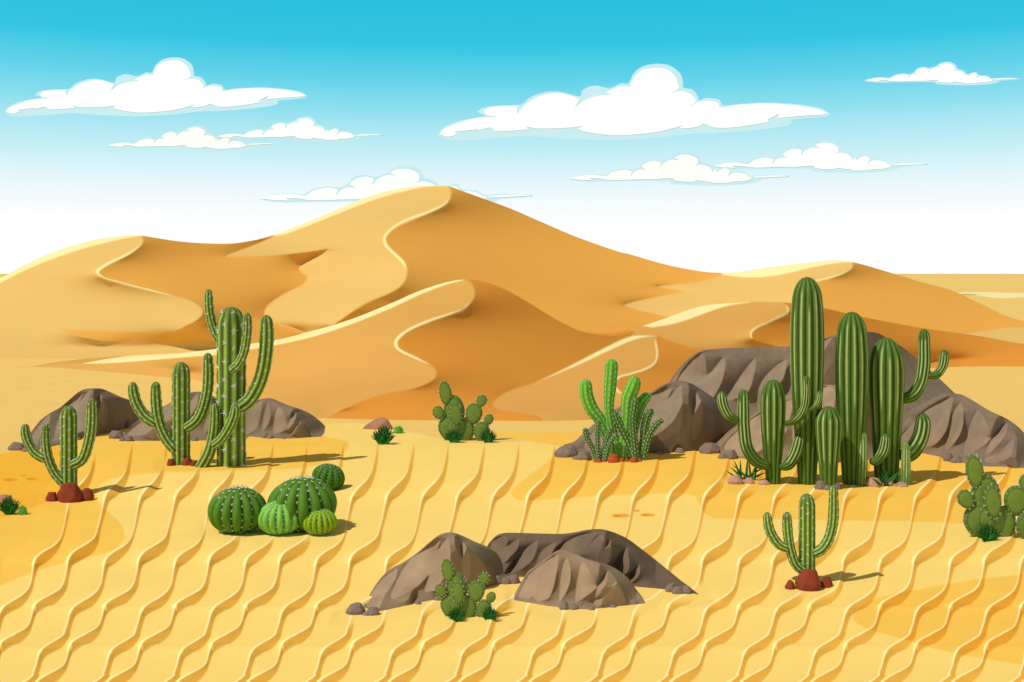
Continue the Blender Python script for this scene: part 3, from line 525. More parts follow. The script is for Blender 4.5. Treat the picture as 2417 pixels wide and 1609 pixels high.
def tube(path, rad, ribs, amp, cols, rnd, n=44, tip=2.0, per=6, pale=(0, 1), spine=None, line=.8, squash=1.0, basecap=0, twist=0, side='ridge', gap=1.0):
    """One stem: pleated skin coloured groove / flank / ridge line, with a domed end. Returns skin and spine builders."""
    q, t, L = rings(path, rad, n)
    C = q[:, :3]; Rr = q[:, 3].copy(); rt = Rr[-1]
    sl = t*L; e = np.clip((sl-(L-tip*rt))/(tip*rt), 0, 1); Rr = Rr*np.sqrt(np.clip(1-e**2.2, 0, 1))
    if basecap:
        e = np.clip((basecap*Rr[0]-sl)/(basecap*Rr[0]), 0, 1); Rr = Rr*np.sqrt(np.clip(1-.75*e**2, 0, 1))
    Tn = np.gradient(C, axis=0); Tn /= np.linalg.norm(Tn, axis=1)[:, None]
    Yv = np.array((0., -1., 0.)); N1 = np.repeat(Yv[None], n, 0); N1 -= (N1*Tn).sum(1)[:, None]*Tn; N1 /= np.linalg.norm(N1, axis=1)[:, None]
    N2 = np.cross(Tn, N1)
    seg = ribs*per; th = np.arange(seg)/seg*2*math.pi
    ph = np.cos(ribs*th+math.pi*.5)               # a groove or ridge sits a little off centre
    shape = np.abs(np.cos((ribs*th+math.pi*.5)/2))
    rr = 1-amp*(1-shape)
    P = C[:, None]+Rr[:, None, None]*rr[None, :, None]*(np.cos(th)[None, :, None]*N1[:, None]+np.sin(th)[None, :, None]*N2[:, None]*squash)
    dark, mid, light = [np.array(c) for c in cols]
    f = np.clip((ph+1)/2, 0, 1)
    ribid = np.floor((ribs*th+math.pi*.5+math.pi)/(2*math.pi)).astype(int) % ribs
    lo = np.array([rnd.uniform(pale[0], pale[0]+.12) for _ in range(ribs)]); hi = np.array([rnd.uniform(pale[1]-.25, pale[1]) if pale[1] < 1 else 2 for _ in range(ribs)])
    tt = 1-t
    on = np.clip((tt[:, None]-lo[ribid][None])/.04, 0, 1)*np.clip((hi[ribid][None]-tt[:, None])/.08, 0, 1)
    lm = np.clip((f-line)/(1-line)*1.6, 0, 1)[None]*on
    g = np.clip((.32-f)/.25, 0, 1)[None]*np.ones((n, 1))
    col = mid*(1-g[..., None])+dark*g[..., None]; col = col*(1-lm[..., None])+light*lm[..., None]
    mb = MB(); V = P.reshape(-1, 3).tolist(); fs = []
    for i in range(n-1):
        for j in range(seg):
            k = (j+1) % seg; fs.append((i*seg+j, i*seg+k, (i+1)*seg+k, (i+1)*seg+j))
    V.append((C[-1]+Tn[-1]*.02*rt).tolist()); fs += [((n-1)*seg+j, (n-1)*seg+(j+1) % seg, len(V)-1) for j in range(seg)]
    V.append(C[0].tolist()); fs += [((j+1) % seg, j, len(V)-1) for j in range(seg)]
    mb.add(V, fs, np.concatenate([col.reshape(-1, 3), col[-1, :1], col[0, :1]]))
    sp = None
    if spine:
        size, pitch = spine; sp = MB()
        for rb in range(ribs):
            want = 1 if side == 'ridge' else -1
            base = (rb*2*math.pi+(0 if want == 1 else math.pi)-math.pi*.5)/ribs
            k = int(round(base/(2*math.pi)*seg)) % seg
            s0 = pitch*(.25+.5*(rb % 2)); sv = s0
            while sv < L-.15*rt:
                fi = np.interp(sv, sl, np.arange(n)); i = min(int(fi), n-2); a = fi-i
                p = P[i, k]*(1-a)+P[i+1, k]*a; nn = p-(C[i]*(1-a)+C[i+1]*a)
                if np.linalg.norm(nn) > .1*rt: star(sp, p, nn, size*rnd.uniform(.85, 1.15), rnd)
                sv += pitch*rnd.uniform(.9, 1.1)
    return mb, sp
class Plant:
    def __init__(s, name, label, cat, key, x, yb, group=None, dy=0):
        s.key = key; s.u0, s.v0 = T1(key, x, yb); s.D = gy(s.v0)+dy; s.k = s.D/F
        s.z0 = H-(s.v0-HZ)/F*s.D
        s.o = empty(name, ((s.u0-CX)*s.k, s.D, 0.0)); tag(s.o, label, cat, group); s.rnd = random.Random(label)
    def pt(s, x, y, d=0):
        u, v = T1(s.key, x, y); return ((u-s.u0)*s.k, d, (s.v0-v)*s.k+s.z0)
    def r(s, px): return px*Z[s.key][2]*s.k
    def stem(s, name, pts, rad, ribs, amp, cols, depth=0, spine=None, m=M_CACT, **kw):
        path = [s.pt(p[0], p[1], s.r(depth if len(p) < 3 else p[2])) for p in pts]
        if not isinstance(rad, (list, tuple)): rad = [rad]*len(pts)
        if spine: spine = (s.r(spine[0]), s.r(spine[1]))
        mb, sp = tube(path, [s.r(q) for q in rad], ribs, amp, cols, s.rnd, spine=spine, **kw)
        o = mb.build(name, m, s.o)
        if sp: sp.build('spines', M_SPINE, o, smooth_=False)['kind'] = 'stuff'
        return o
SPINY = (lin('4A5F22'), lin('6E8734'), lin('9FC254'))
def spiny(label, key, trunk, base, arms, sp, ground, group='spiny saguaro cacti', nr=10):
    x, r, top = trunk
    p = Plant('saguaro_cactus', label, 'cactus', key, x, ground, group)
    p.stem('trunk', [(x, ground+r*.3), (x, ground*.66+top*.34), (x, ground*.33+top*.67), (x, top)], r, nr, .13, SPINY, spine=sp[0], n=60, tip=1.5)
    for nm, pts, ar, d, q in arms:
        p.stem(nm, pts, [ar*1.0]+[ar]*(len(pts)-2)+[ar*.82], 8, .13, SPINY, depth=d, spine=sp[1], n=44, tip=1.6, basecap=.6)
    return p
SG = 'spiny saguaro cacti'
spiny('leftmost light ribbed spiny cactus with three raised arms behind red stones', 'G1', (424, 51, 828), 0, [
    ('arm', [(450, 1195), (520, 1155), (556, 1060), (575, 940), (577, 778)], 33, -30, 0), ('arm', [(410, 1310), (345, 1235), (307, 1140), (293, 1040), (295, 936)], 29, -26, 0), ('branch', [(300, 1158), (232, 1118), (190, 1055), (172, 995), (170, 936)], 29, -32, 0)],
    ((15, 62), (11, 46)), 1375)
spiny('middle height spiny cactus with arms both sides, between red stones', 'G2', (481, 69, 698), 0, [
    ('arm', [(525, 1210), (610, 1150), (660, 1060), (695, 920), (703, 780), (698, 624)], 43, -40, 0), ('arm', [(450, 1375), (375, 1280), (322, 1150), (300, 1000), (297, 846)], 43, -36, 0), ('branch', [(305, 1175), (220, 1115), (160, 1025), (130, 935), (122, 848)], 42, -44, 0)],
    ((19, 85), (15, 62)), 1484)
spiny('tallest spiny cactus with thick trunk and star shaped spines', 'G2', (869, 110, 272), 0, [
    ('arm', [(930, 1050), (1020, 985), (1085, 880), (1125, 760), (1147, 620), (1155, 480), (1150, 333)], 56, -50, 0), ('arm', [(885, 762), (950, 705), (992, 620), (1015, 500), (1020, 400), (1018, 313)], 35, -105, 0), ('arm', [(790, 560), (735, 460), (702, 350), (690, 240), (690, 137)], 35, 20, 0)],
    ((34, 135), (17, 78)), 1490, nr=10)
p = Plant('saguaro_cactus', 'small leaning two stemmed spiny cactus in front of the tallest trunk', 'cactus', 'G2', 670, 1496, SG)
p.stem('stem', [(650, 1510, -60), (715, 1390, -60), (748, 1260, -60), (760, 1130, -60), (757, 1008, -60)], [50, 48, 45, 42, 36], 8, .13, SPINY, spine=(12, 66), n=46, tip=1.6)
p.stem('branch', [(765, 1325, -150), (835, 1270, -155), (893, 1180, -155), (930, 1090, -150), (937, 1008, -150)], [36, 38, 40, 40, 33], 8, .13, SPINY, spine=(12, 62), n=42, tip=1.6, basecap=.6)
spiny('spiny cactus in the right foreground rising from three red stones', 'G10', (757, 102, 233), 0, [
    ('arm', [(810, 965), (920, 905), (1005, 780), (1050, 620), (1066, 440), (1066, 129)], 64, -60, 0), ('arm', [(725, 1195), (605, 1090), (542, 920), (512, 750), (500, 600), (496, 444)], 61, -50, 0), ('branch', [(510, 895), (402, 850), (320, 745), (268, 620), (247, 447)], 60, -62, 0)],
    ((28, 125), (21, 92)), 1330)

SMOOTH = (lin('2F4412'), lin('57772A'), lin('B4C586')); SMOOTH2 = (lin('4F6B24'), lin('7C9C4A'), lin('C0CF98'))
RC = 'smooth ribbed cacti of the right cluster'
def smoothc(label, x, base, prof, parts, ribs=16, pale=(.03, .72)):
    p = Plant('ribbed_cactus', label, 'cactus', 'G6', x, base, RC)
    p.stem('trunk', [(x, y) for y, _ in prof], [r for _, r in prof], ribs, .12, SMOOTH, n=64, tip=1.7, pale=pale, line=.9, per=9)
    for nm, pts, rad, d, cols in parts:
        p.stem(nm, pts, rad, 10, .13, cols, depth=d, n=40, tip=1.7, pale=(.02, .85), line=.84, basecap=.9)
    return p
smoothc('tallest smooth ribbed cactus, a single column without arms', 698, 1456, [(1475, 60), (1300, 70), (1100, 86), (850, 103), (600, 112), (400, 112), (250, 104), (65, 84)], [], 13)
smoothc('second tallest smooth ribbed cactus with a small column growing at its right foot', 1000, 1456, [(1475, 62), (1300, 74), (1100, 92), (900, 105), (700, 111), (550, 108), (300, 86)], [
    ('offshoot', [(1045, 1470), (1050, 1350), (1055, 1220), (1052, 1092)], [36, 36, 34, 30], -55, SMOOTH2)], 13)
smoothc('thick smooth ribbed cactus furthest right with a forked arm high on its right', 1232, 1445, [(1465, 74), (1250, 88), (1050, 102), (850, 115), (700, 117), (600, 110), (474, 88)], [
    ('arm', [(1318, 890), (1400, 862), (1455, 780), (1478, 660), (1480, 540), (1478, 414)], [34, 42, 42, 42, 40, 36], -20, SMOOTH), ('branch', [(1490, 728), (1550, 722), (1592, 670), (1605, 610), (1608, 552)], [20, 28, 31, 32, 28], -40, SMOOTH),
    ('arm', [(1320, 1285), (1400, 1240), (1455, 1150), (1475, 1060), (1470, 980)], [50, 56, 54, 52, 46], -10, SMOOTH), ('arm', [(1085, 1292), (1130, 1285), (1170, 1230), (1187, 1170), (1190, 1104)], [20, 32, 34, 34, 28], -110, SMOOTH),
    ('offshoot', [(1322, 1465), (1326, 1380), (1328, 1270), (1326, 1162)], [32, 32, 30, 24], -100, SMOOTH2)], 13)
smoothc('many armed smooth ribbed cactus furthest left in the cluster, arms curling both ways', 470, 1455, [(1475, 48), (1330, 56), (1180, 72), (1020, 82), (900, 84), (756, 70)], [
    ('arm', [(440, 1335), (350, 1300), (285, 1210), (265, 1080), (262, 950), (262, 817)], [30, 42, 44, 43, 42, 36], -40, SMOOTH), ('branch', [(232, 1020), (170, 1000), (130, 940), (115, 880), (112, 828)], [20, 32, 36, 36, 30], -60, SMOOTH),
    ('arm', [(500, 1340), (560, 1320), (605, 1250), (628, 1180), (638, 1117)], [22, 38, 40, 40, 34], -50, SMOOTH), ('arm', [(535, 1050, -40), (600, 1012, -110), (640, 930, -150), (650, 830, -165), (648, 713, -165)], [16, 26, 28, 27, 21], -60, SMOOTH), ('branch', [(658, 940, -165), (705, 922, -170), (730, 870, -175), (738, 811, -175)], [12, 20, 22, 17], -80, SMOOTH)], 11)
smoothc('short barrel shaped smooth ribbed cactus behind three grey stones', 843, 1490, [(1505, 56), (1330, 64), (1200, 78), (1080, 86), (1000, 84), (935, 72)], [], 11)

# bright green finger cacti
def finger(label, x, base, cols, stems, dot):
    p = Plant('finger_cactus', label, 'cactus', 'G5', x, base, 'finger cacti before the rounded boulder')
    for pts, rad, d in stems:
        p.stem('stem', pts, rad, 8, .05, cols, depth=d, n=40, tip=1.3, per=5, spine=dot, line=.7)
FA = (lin('4F9426'), lin('68B232'), lin('84C844')); FB = (lin('3B5F1E'), lin('48722A'), lin('5F8C38')); FC2 = (lin('4C7C26'), lin('659A32'), lin('7FB244'))
finger('tall bright green finger cactus with thick white dotted stems', 940, 1392, FA, [
    ([(905, 1400), (830, 1210), (725, 980), (630, 850), (575, 700), (567, 528)], [54, 62, 66, 72, 72, 66], 20), ([(925, 1400), (880, 1200), (835, 1000), (815, 800), (830, 600), (850, 303)], [50, 54, 50, 54, 68, 70], -20),
    ([(960, 1400), (980, 1180), (1000, 950), (1015, 750), (1062, 620), (1108, 487)], [54, 62, 64, 74, 78, 64], -90), ([(1000, 1400), (1060, 1180), (1115, 950), (1170, 790), (1268, 682)], [48, 54, 58, 62, 46], 10), ([(930, 1400), (900, 1320), (880, 1240), (878, 1150)], [60, 50, 40, 16], -70),
    ([(960, 1400), (990, 1300), (1010, 1180), (1012, 1060)], [60, 56, 46, 30], -60)], (17, 58))
finger('dark green finger cactus with four slender dotted stems in front, right', 1120, 1395, FB, [
    ([(1080, 1400), (1020, 1210), (935, 1030), (885, 930), (862, 855)], [44, 46, 44, 42, 34], -110), ([(1100, 1400), (1075, 1170), (1060, 950), (1080, 810), (1092, 706)], [42, 42, 42, 44, 38], -140), ([(1135, 1400), (1178, 1200), (1192, 1050), (1225, 920), (1280, 832)], [36, 40, 42, 46, 36], -100),
    ([(1175, 1400), (1215, 1200), (1262, 1080), (1330, 990), (1398, 952)], [34, 38, 38, 36, 26], -120)], (14, 44))
finger('smallest dark finger cactus with four thin dotted stems, left of the tall one', 715, 1410, FB, [
    ([(690, 1415), (640, 1280), (575, 1160), (553, 1050)], [26, 30, 32, 32], -60), ([(705, 1415), (690, 1250), (686, 1100), (702, 962)], [26, 28, 30, 30], -90), ([(738, 1415), (768, 1250), (800, 1130), (838, 1045)], [26, 30, 34, 28], -80), ([(765, 1410), (805, 1240), (850, 1160), (900, 1105)], [24, 27, 28, 20], -100)], (12, 34))

# barrel cacti
def barrel(label, x, y, rx, ry, cols, ribs, tilt=0, sp=17, base=None):
    yb = base or y+ry; p = Plant('barrel_cactus', label, 'cactus', 'G3', x, yb-.10*ry, 'round barrel cacti growing close together')
    s = p.k*Z['G3'][2]; Rx, Rz = rx*s, ry*s; cz = p.pt(x, y)[2]
    n, per = 40, 8; seg = ribs*per; P = np.zeros((n, seg, 3)); col = np.zeros((n, seg, 3)); mb = MB(); st = MB()
    th = np.arange(seg)/seg*2*math.pi; sh = np.abs(np.sin(ribs*th/2)); fi = np.linspace(0.02, math.pi-.02, n)
    d, m_, l = [np.array(c) for c in cols]
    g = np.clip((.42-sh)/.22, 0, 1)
    ct, s_t = math.cos(tilt), math.sin(tilt)
    def tf(q): return np.stack([q[..., 0]*ct+q[..., 2]*s_t, q[..., 1], -q[..., 0]*s_t+q[..., 2]*ct+cz], -1)
    for i, f in enumerate(fi):
        k = 1-.2*(1-sh**.7)*math.sin(f)**.5
        P[i] = np.stack([Rx*math.sin(f)*k*np.sin(th), -Rx*.95*math.sin(f)*k*np.cos(th), np.full(seg, Rz*math.cos(f))], -1)
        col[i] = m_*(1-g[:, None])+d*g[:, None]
    W = tf(P)
    fs = [(i*seg+j, (i+1)*seg+j, (i+1)*seg+(j+1) % seg, i*seg+(j+1) % seg) for i in range(n-1) for j in range(seg)]
    fs += [tuple(range(seg))[::1], tuple(range((n-1)*seg, n*seg))[::-1]]
    mb.add(W.reshape(-1, 3).tolist(), fs, col.reshape(-1, 3))
    o = mb.build('body', M_CACT, p.o)
    for rb in range(ribs):
        k = rb*per
        for a in np.arange(.26+.12*(rb % 2), math.pi*.97, sp*3.9/ry):
            i = min(int(a/math.pi*(n-1)), n-2); q = W[i, k]; c0 = np.array((0, 0, cz)); nn = (q-c0)
            nn = nn/np.linalg.norm(nn); star(st, q+nn*.05*Rx, nn, sp*s*1.25, p.rnd, 5, .3, .2)
    st.build('spines', M_SPINE, o, smooth_=False)['kind'] = 'stuff'
barrel('small dark green barrel cactus furthest back, beyond the biggest one', 1795, 355, 212, 170, (lin('1E4A10'), lin('427518'), lin('6A9A2A')), 14, .25, 10)
barrel('biggest dark green barrel cactus in the middle of the round cacti', 1465, 700, 440, 338, (lin('183A08'), lin('55831F'), lin('6A9A2A')), 15, 0, 24, 1040)
barrel('large dark green barrel cactus at the left end of the round cacti', 645, 775, 372, 293, (lin('183A08'), lin('55831F'), lin('6A9A2A')), 15, 0, 22)
barrel('mid green barrel cactus in front, between the two large dark ones', 1182, 868, 290, 213, (lin('2C6E1C'), lin('82C24E'), lin('90CC4C')), 16, 0, 15)
barrel('smallest yellow green barrel cactus in front at the right', 1682, 920, 224, 166, (lin('2C5A0A'), lin('8AAE12'), lin('A8C818')), 17, 0, 12)

# prickly pears
PADS = [('pad', 1302, 885, 158, 186, 3, 14), ('pad', 1518, 915, 138, 178, -2, 4), ('pad', 1405, 872, 150, 182, 0, -6), ('pad', 1368, 655, 148, 226, 5, 26), ('pad', 1245, 400, 88, 172, 8, 0), ('pad', 1398, 690, 84, 172, 6, -60),
        ('pad', 1150, 668, 80, 100, 28, -20), ('pad', 1642, 682, 118, 152, -4, -20), ('pad', 1748, 505, 74, 92, -22, -10), ('pad', 1748, 932, 110, 148, -6, -30), ('pad', 1848, 762, 66, 80, -22, -20)]
C_RIM, C_FACE = lin('5B7530'), lin('738C3A')
def pear(label, dx, dy_, scale, base_s, sp):
    Z['PP'] = (0, 0, 1)
    bx, by = T1('G4', 1500, 1055)
    u0, v0 = base_s
    p = Plant('prickly_pear', label, 'cactus', 'S', u0, v0, 'prickly pear cacti')
    for nm, x, y, rx, ry, rot, dep in PADS:
        x, y = T1('G4', x, y); k = p.k*scale; g = Z['G4'][2]*k
        cx, cz = (x-bx)*k, (by-y)*k; Rx, Rz, a = rx*g, ry*g, math.radians(rot)
        mb = MB(); V = []; cols = []; N = 40
        prof = [(1.0, 0), (.985, .10), (.94, .17), (.87, .21), (.82, .215), (.79, .24), (.74, .27), (.55, .30), (.3, .315), (.08, .32)]
        prof = [(r, -h) for r, h in prof[::-1]]+prof[1:]
        for r, h in prof:
            for j in range(N):
                th = 2*math.pi*j/N; w = 1+.02*math.sin(3*th+x)
                px, pz = Rx*r*w*math.cos(th), Rz*r*w*math.sin(th); px *= 1-.14*(pz/Rz < 0)*(-pz/Rz)
                V.append((cx+px*math.cos(a)-pz*math.sin(a), dep*g+h*Rx*.9*-1, cz+px*math.sin(a)+pz*math.cos(a)))
                cols.append(C_FACE if r < .76 else C_RIM)
        R = len(prof)
        fs = [(i*N+j, i*N+(j+1) % N, (i+1)*N+(j+1) % N, (i+1)*N+j) for i in range(R-1) for j in range(N)]
        fs += [tuple(range(N))[::-1], tuple(range((R-1)*N, R*N))]
        mb.add(V, fs, cols); o = mb.build(nm, M_CACT, p.o)
        bm = bmesh.new(); bm.from_mesh(o.data); bmesh.ops.recalc_face_normals(bm, faces=bm.faces[:]); bm.to_mesh(o.data); bm.free()
        st = MB(); M = max(9, int((rx+ry)/18))
        for j in range(M):
            th = 2*math.pi*(j+.5*p.rnd.random())/M
            for hh in (0, -.16):
                rr = 1.0 if hh == 0 else .9
                px, pz = Rx*rr*math.cos(th), Rz*rr*math.sin(th); px *= 1-.14*(pz/Rz < 0)*(-pz/Rz)
                q = (cx+px*math.cos(a)-pz*math.sin(a), dep*g+hh*Rx, cz+px*math.sin(a)+pz*math.cos(a))
                nx, nz = math.cos(th)/Rx, math.sin(th)/Rz
                star(st, q, (nx*math.cos(a)-nz*math.sin(a), 2.5*hh/Rx, nx*math.sin(a)+nz*math.cos(a)), sp*g*p.rnd.uniform(.8, 1.2), p.rnd, 3, 1.6, .11)
        st.build('spines', M_SPINE, o, smooth_=False)['kind'] = 'stuff'
    return p
B0 = T1('G4', 1500, 1055)
pear('prickly pear standing on the far sand before the dune foot', 0, 0, 1, (B0[0], B0[1]), 22)
pear('prickly pear in front of the peaked foreground boulder', 0, 0, 1, (B0[0]+5.4, B0[1]+419), 24)
B3 = T1('G7', 1070, 900); a3 = T1('G4', 1245, 400); k3 = 1.415
pear('biggest prickly pear, cut off by the right edge', 0, 0, k3, (B3[0]+(B0[0]-a3[0])*k3, B3[1]+(B0[1]-a3[1])*k3), 23)

# grass tufts and bushes
def tuft(label, key, x, yb, w, h, n=60, col=('2A4A1C', '2F8636'), wid=.026, group='dark grass tufts', low=.08, cat='grass tuft', name='grass_tuft', dy=-.05):
    p = Plant(name, label, cat, key, x, yb, group, dy=dy*gy(T1(key, x, yb)[1])/40); W, Hh = p.r(w)*1.1, p.r(h)*1.0; mb = MB(); r = p.rnd
    c0, c1 = lin(col[1]), lin(col[0])
    for i in range(n):
        f = (i+.5)/n; a = math.pi*(.04+low)+f*math.pi*(1-2*low-.08)+r.uniform(-.06, .06)
        L = r.uniform(.72, 1.0); az = r.uniform(-.9, .9)
        ex, ez = math.cos(a)*W*.5*L, (math.sin(a)*Hh)*L; ey = az*W*.3
        bx, by = r.uniform(-.12, .12)*W+ex*.08, r.uniform(-.08, .05)*W
        V, fs, cc = [], [], []; NS = 6; ww = W*wid
        for k in range(NS+1):
            t = k/NS; q = Vector((bx+(ex-bx)*t, by+ey*t, ez*(t*1.35-.35*t*t)))
            wv = ww*(1.25-1.2*t**1.8)
            side = Vector((math.sin(a), 0, -math.cos(a)))*wv; dep = Vector((0, 1, 0))*wv*.7
            V += [q+side, q-side, q+dep]; cc += [hexmix(c0, c1, t)]*3
            if k:
                o = (k-1)*3
                for e, g in ((0, 1), (1, 2), (2, 0)): fs.append((o+e, o+g, o+3+g, o+3+e))
        mb.add(V, fs, cc)
    mb.build('blades', M_TUFT, p.o)
tuft('dark green grass tuft in front of the lone pink brown rock', 'G4', 380, 1105, 370, 285, 95)
for sfx, (ox, oy), s in (('the far prickly pear', (0, 0), 1), ('the foreground prickly pear', (5.4, 419), 1)):
    for nm, x, w, h in (('left', 1370, 300, 215), ('right', 1840, 280, 225)):
        u, v = T1('G4', x, 1068)
        tuft('dark grass tuft at the %s foot of %s' % (nm, sfx), 'S', u+ox, v+oy, w*.16978, h*.16978, 85, dy=-.28)
tuft('dark grass tuft under the big prickly pear at the right edge', 'G7', 1185, 1472, 235, 180, 85, dy=-.4)
tuft('dark grass tuft cut by the right edge under the big prickly pear', 'G7', 1590, 1472, 215, 185, 80, dy=-.4)
tuft('dark grass tuft cut by the left edge beside a pale green bush', 'G1', 56, 1498, 150, 125, 90)
tuft('spiky wide leaf clump left of the many armed ribbed cactus', 'G6', 290, 1424, 330, 175, 11, ('34692E', '3C7A38'), .02, 'spiky leaf clumps', .06, 'leaf clump', 'agave', -.3)
tuft('spiky wide leaf clump before the thick forked ribbed cactus', 'G6', 1232, 1440, 360, 150, 11, ('34692E', '3C7A38'), .02, 'spiky leaf clumps', .06, 'leaf clump', 'agave', -.9)
def bush(label, key, x, yb, w, h):
    p = Plant('bush', label, 'bush', key, x, yb, 'small bright green bushes'); W, Hh = p.r(w), p.r(h); mb = MB(); r = p.rnd
    cA, cB = lin('86D860'), lin('56B84A')
    for i in range(420):
        th, f = r.uniform(0, 6.283), math.acos(r.uniform(-.1, 1)); rad = r.uniform(.7, 1)
        d = Vector((math.sin(f)*math.cos(th), math.sin(f)*math.sin(th), math.cos(f)))
        c = Vector((d.x*W*.46*rad, d.y*W*.4*rad, d.z*Hh*.9*rad+.02)); t = d.orthogonal().normalized(); b = d.cross(t)
        t, b = t*math.cos(th)+b*math.sin(th), b*math.cos(th)-t*math.sin(th); s = W*.075
        q = hexmix(cA, cB, r.random())
        mb.add([c-t*s, c+b*s*.6+d*s*.3, c+t*s*1.2+d*s*.7, c-b*s*.6+d*s*.3], [(0, 1, 2, 3)], [q]*4)
    mb.build('leaves', M_BUSH, p.o)
bush('small bright green bush right of the lone pink brown rock', 'G4', 590, 952, 155, 108)
bush('small pale green bush near the left edge beside a grass tuft', 'G1', 138, 1500, 62, 60)

# ------------------------------------------------------------------ clouds
BIGW = [(40, 475), (60, 450), (130, 420), (230, 390), (350, 383), (295, 375), (275, 355), (300, 335), (370, 327), (455, 323), (452, 368), (500, 315), (570, 275), (660, 258), (730, 270), (785, 290), (755, 335), (820, 290), (890, 270), (955, 265), (920, 255), (950, 240), (1000, 222), (1055, 225),
 (1060, 190), (1100, 145), (1160, 125), (1230, 128), (1285, 165), (1305, 215), (1305, 237), (1262, 258), (1310, 247), (1360, 258), (1390, 285), (1395, 305), (1362, 330), (1410, 305), (1470, 298), (1515, 310), (1530, 335), (1600, 322), (1750, 312), (1900, 320), (2030, 340), (2100, 365), (2060, 372), (1960, 378),
 (1830, 390), (1840, 365), (1775, 398), (1785, 410), (1700, 425), (1580, 440), (1500, 440), (1440, 420), (1410, 435), (1330, 445), (1310, 440), (1340, 425), (1200, 462), (1050, 478), (950, 480), (830, 465), (770, 448), (800, 432), (700, 442), (560, 445), (497, 433), (510, 450), (400, 458), (340, 458),
 (310, 440), (230, 460), (250, 448), (120, 462), (135, 475), (90, 488)]
BIGH = [(36, 480), (60, 440), (140, 405), (290, 378), (240, 357), (270, 335), (350, 323), (470, 318), (520, 280), (600, 252), (680, 250), (780, 275), (800, 240), (860, 217), (940, 230), (1000, 205), (1040, 205), (1070, 150), (1120, 115), (1190, 102), (1260, 112), (1315, 155), (1330, 210), (1330, 228),
 (1380, 240), (1410, 280), (1410, 297), (1460, 283), (1520, 293), (1543, 322), (1650, 313), (1800, 308), (1950, 318), (2060, 338), (2105, 365), (2090, 380), (1900, 398), (1910, 410), (1880, 430), (1700, 455), (1500, 470), (1380, 472), (1200, 492), (950, 506), (700, 498), (500, 486), (330, 497), (150, 507), (70, 500)]
SMW = [(240, 840), (300, 825), (390, 815), (480, 825), (520, 800), (600, 782), (655, 795), (642, 825), (690, 785), (750, 782), (718, 765), (740, 740), (800, 723), (850, 735), (838, 770), (870, 735), (920, 715), (970, 720), (938, 700), (970, 685), (1030, 682), (1085, 705), (1093, 742), (1062, 760),
 (1110, 748), (1170, 765), (1195, 805), (1205, 780), (1222, 800), (1250, 780), (1285, 773), (1308, 790), (1305, 805), (1288, 825), (1330, 803), (1380, 803), (1420, 815), (1435, 830), (1530, 822), (1650, 820), (1703, 826), (1600, 830), (1480, 835), (1455, 832), (1448, 845), (1400, 858), (1340, 860), (1290, 868),
 (1200, 870), (1175, 862), (1145, 860), (1090, 852), (1060, 862), (990, 860), (940, 852), (930, 840), (890, 838), (800, 845), (710, 845), (560, 850), (490, 848), (440, 840), (372, 838), (390, 852), (300, 848)]
SMH = [(230, 848), (300, 822), (390, 811), (470, 815), (520, 790), (600, 775), (660, 780), (700, 768), (712, 755), (740, 725), (800, 712), (850, 722), (920, 702), (940, 685), (980, 668), (1040, 663), (1100, 690), (1118, 725), (1180, 748), (1215, 780), (1290, 760), (1325, 790), (1400, 795), (1445, 820), (1550, 815),
 (1706, 820), (1706, 832), (1520, 845), (1510, 855), (1450, 872), (1300, 885), (1150, 887), (1000, 882), (920, 875), (900, 858), (600, 858), (370, 862), (300, 858)]
def rounded(pts):                                 # smooth every corner except the sharp notches between puffs
    P = [np.array(p, float) for p in pts]; n = len(P); out = []
    def sharp(i):
        a, b = P[i]-P[i-1], P[(i+1) % n]-P[i]
        return (a@b)/(np.hypot(*a)*np.hypot(*b)+1e-9) < .15
    for i in range(n):
        a, b = P[i], P[(i+1) % n]; s0, s1 = sharp(i), sharp((i+1) % n)
        p0 = (2*a-b) if s0 else P[i-1]; p3 = (2*b-a) if s1 else P[(i+2) % n]
        m1, m2 = (b-p0)/2, (p3-a)/2; L = np.hypot(*(b-a)); m1 *= min(1, 1.2*L/(np.hypot(*m1)+1e-9)); m2 *= min(1, 1.2*L/(np.hypot(*m2)+1e-9))
        for k in range(5):
            t = k/5; h = (2*t**3-3*t*t+1, t**3-2*t*t+t, -2*t**3+3*t*t, t**3-t*t)
            out.append(tuple(a*h[0]+m1*h[1]+b*h[2]+m2*h[3]))
    return out
def cloud_part(name, px, D, off, thick, m, parent, ref, lean):
    """Cloud body with a rounded rim, leaning back so its face looks up at the sun."""
    q = np.array(px); n = len(q); A = .5*np.sum(q[:, 0]*np.roll(q[:, 1], -1)-np.roll(q[:, 0], -1)*q[:, 1])
    if A < 0: q = q[::-1]
    d = np.roll(q, -1, 0)-np.roll(q, 1, 0); d /= np.linalg.norm(d, axis=1)[:, None]+1e-9
    inn = np.stack([-d[:, 1], d[:, 0]], 1)
    rings_ = [(q+inn*a, b*thick) for a, b in ((0, 0), (.25, .35), (.7, .7), (1.4, 1.0))]
    V = []
    for pq, dd in rings_:
        D2 = D+off+lean*(ref[1]-pq[:, 1])*D/F+dd
        V += np.stack([(pq[:, 0]-CX)/F*D2, D2, H-(pq[:, 1]-HZ)/F*D2], 1).tolist()
    tri = tessellate_polygon([[Vector((x, y, 0)) for x, y in q]])
    fs = [tuple(t) for t in tri]+[tuple(i+3*n for i in t[::-1]) for t in tri]
    for r in range(3):
        fs += [(r*n+i, r*n+(i+1) % n, (r+1)*n+(i+1) % n, (r+1)*n+i) for i in range(n)]
    mb = MB(); L0 = np.array(parent.location); mb.add((np.array(V)-L0).tolist(), fs)
    me = mb.mesh(name); bm = bmesh.new(); bm.from_mesh(me); bmesh.ops.recalc_face_normals(bm, faces=bm.faces[:]); bm.to_mesh(me); bm.free()
    me.shade_flat()
    return link(name, me, m, parent)
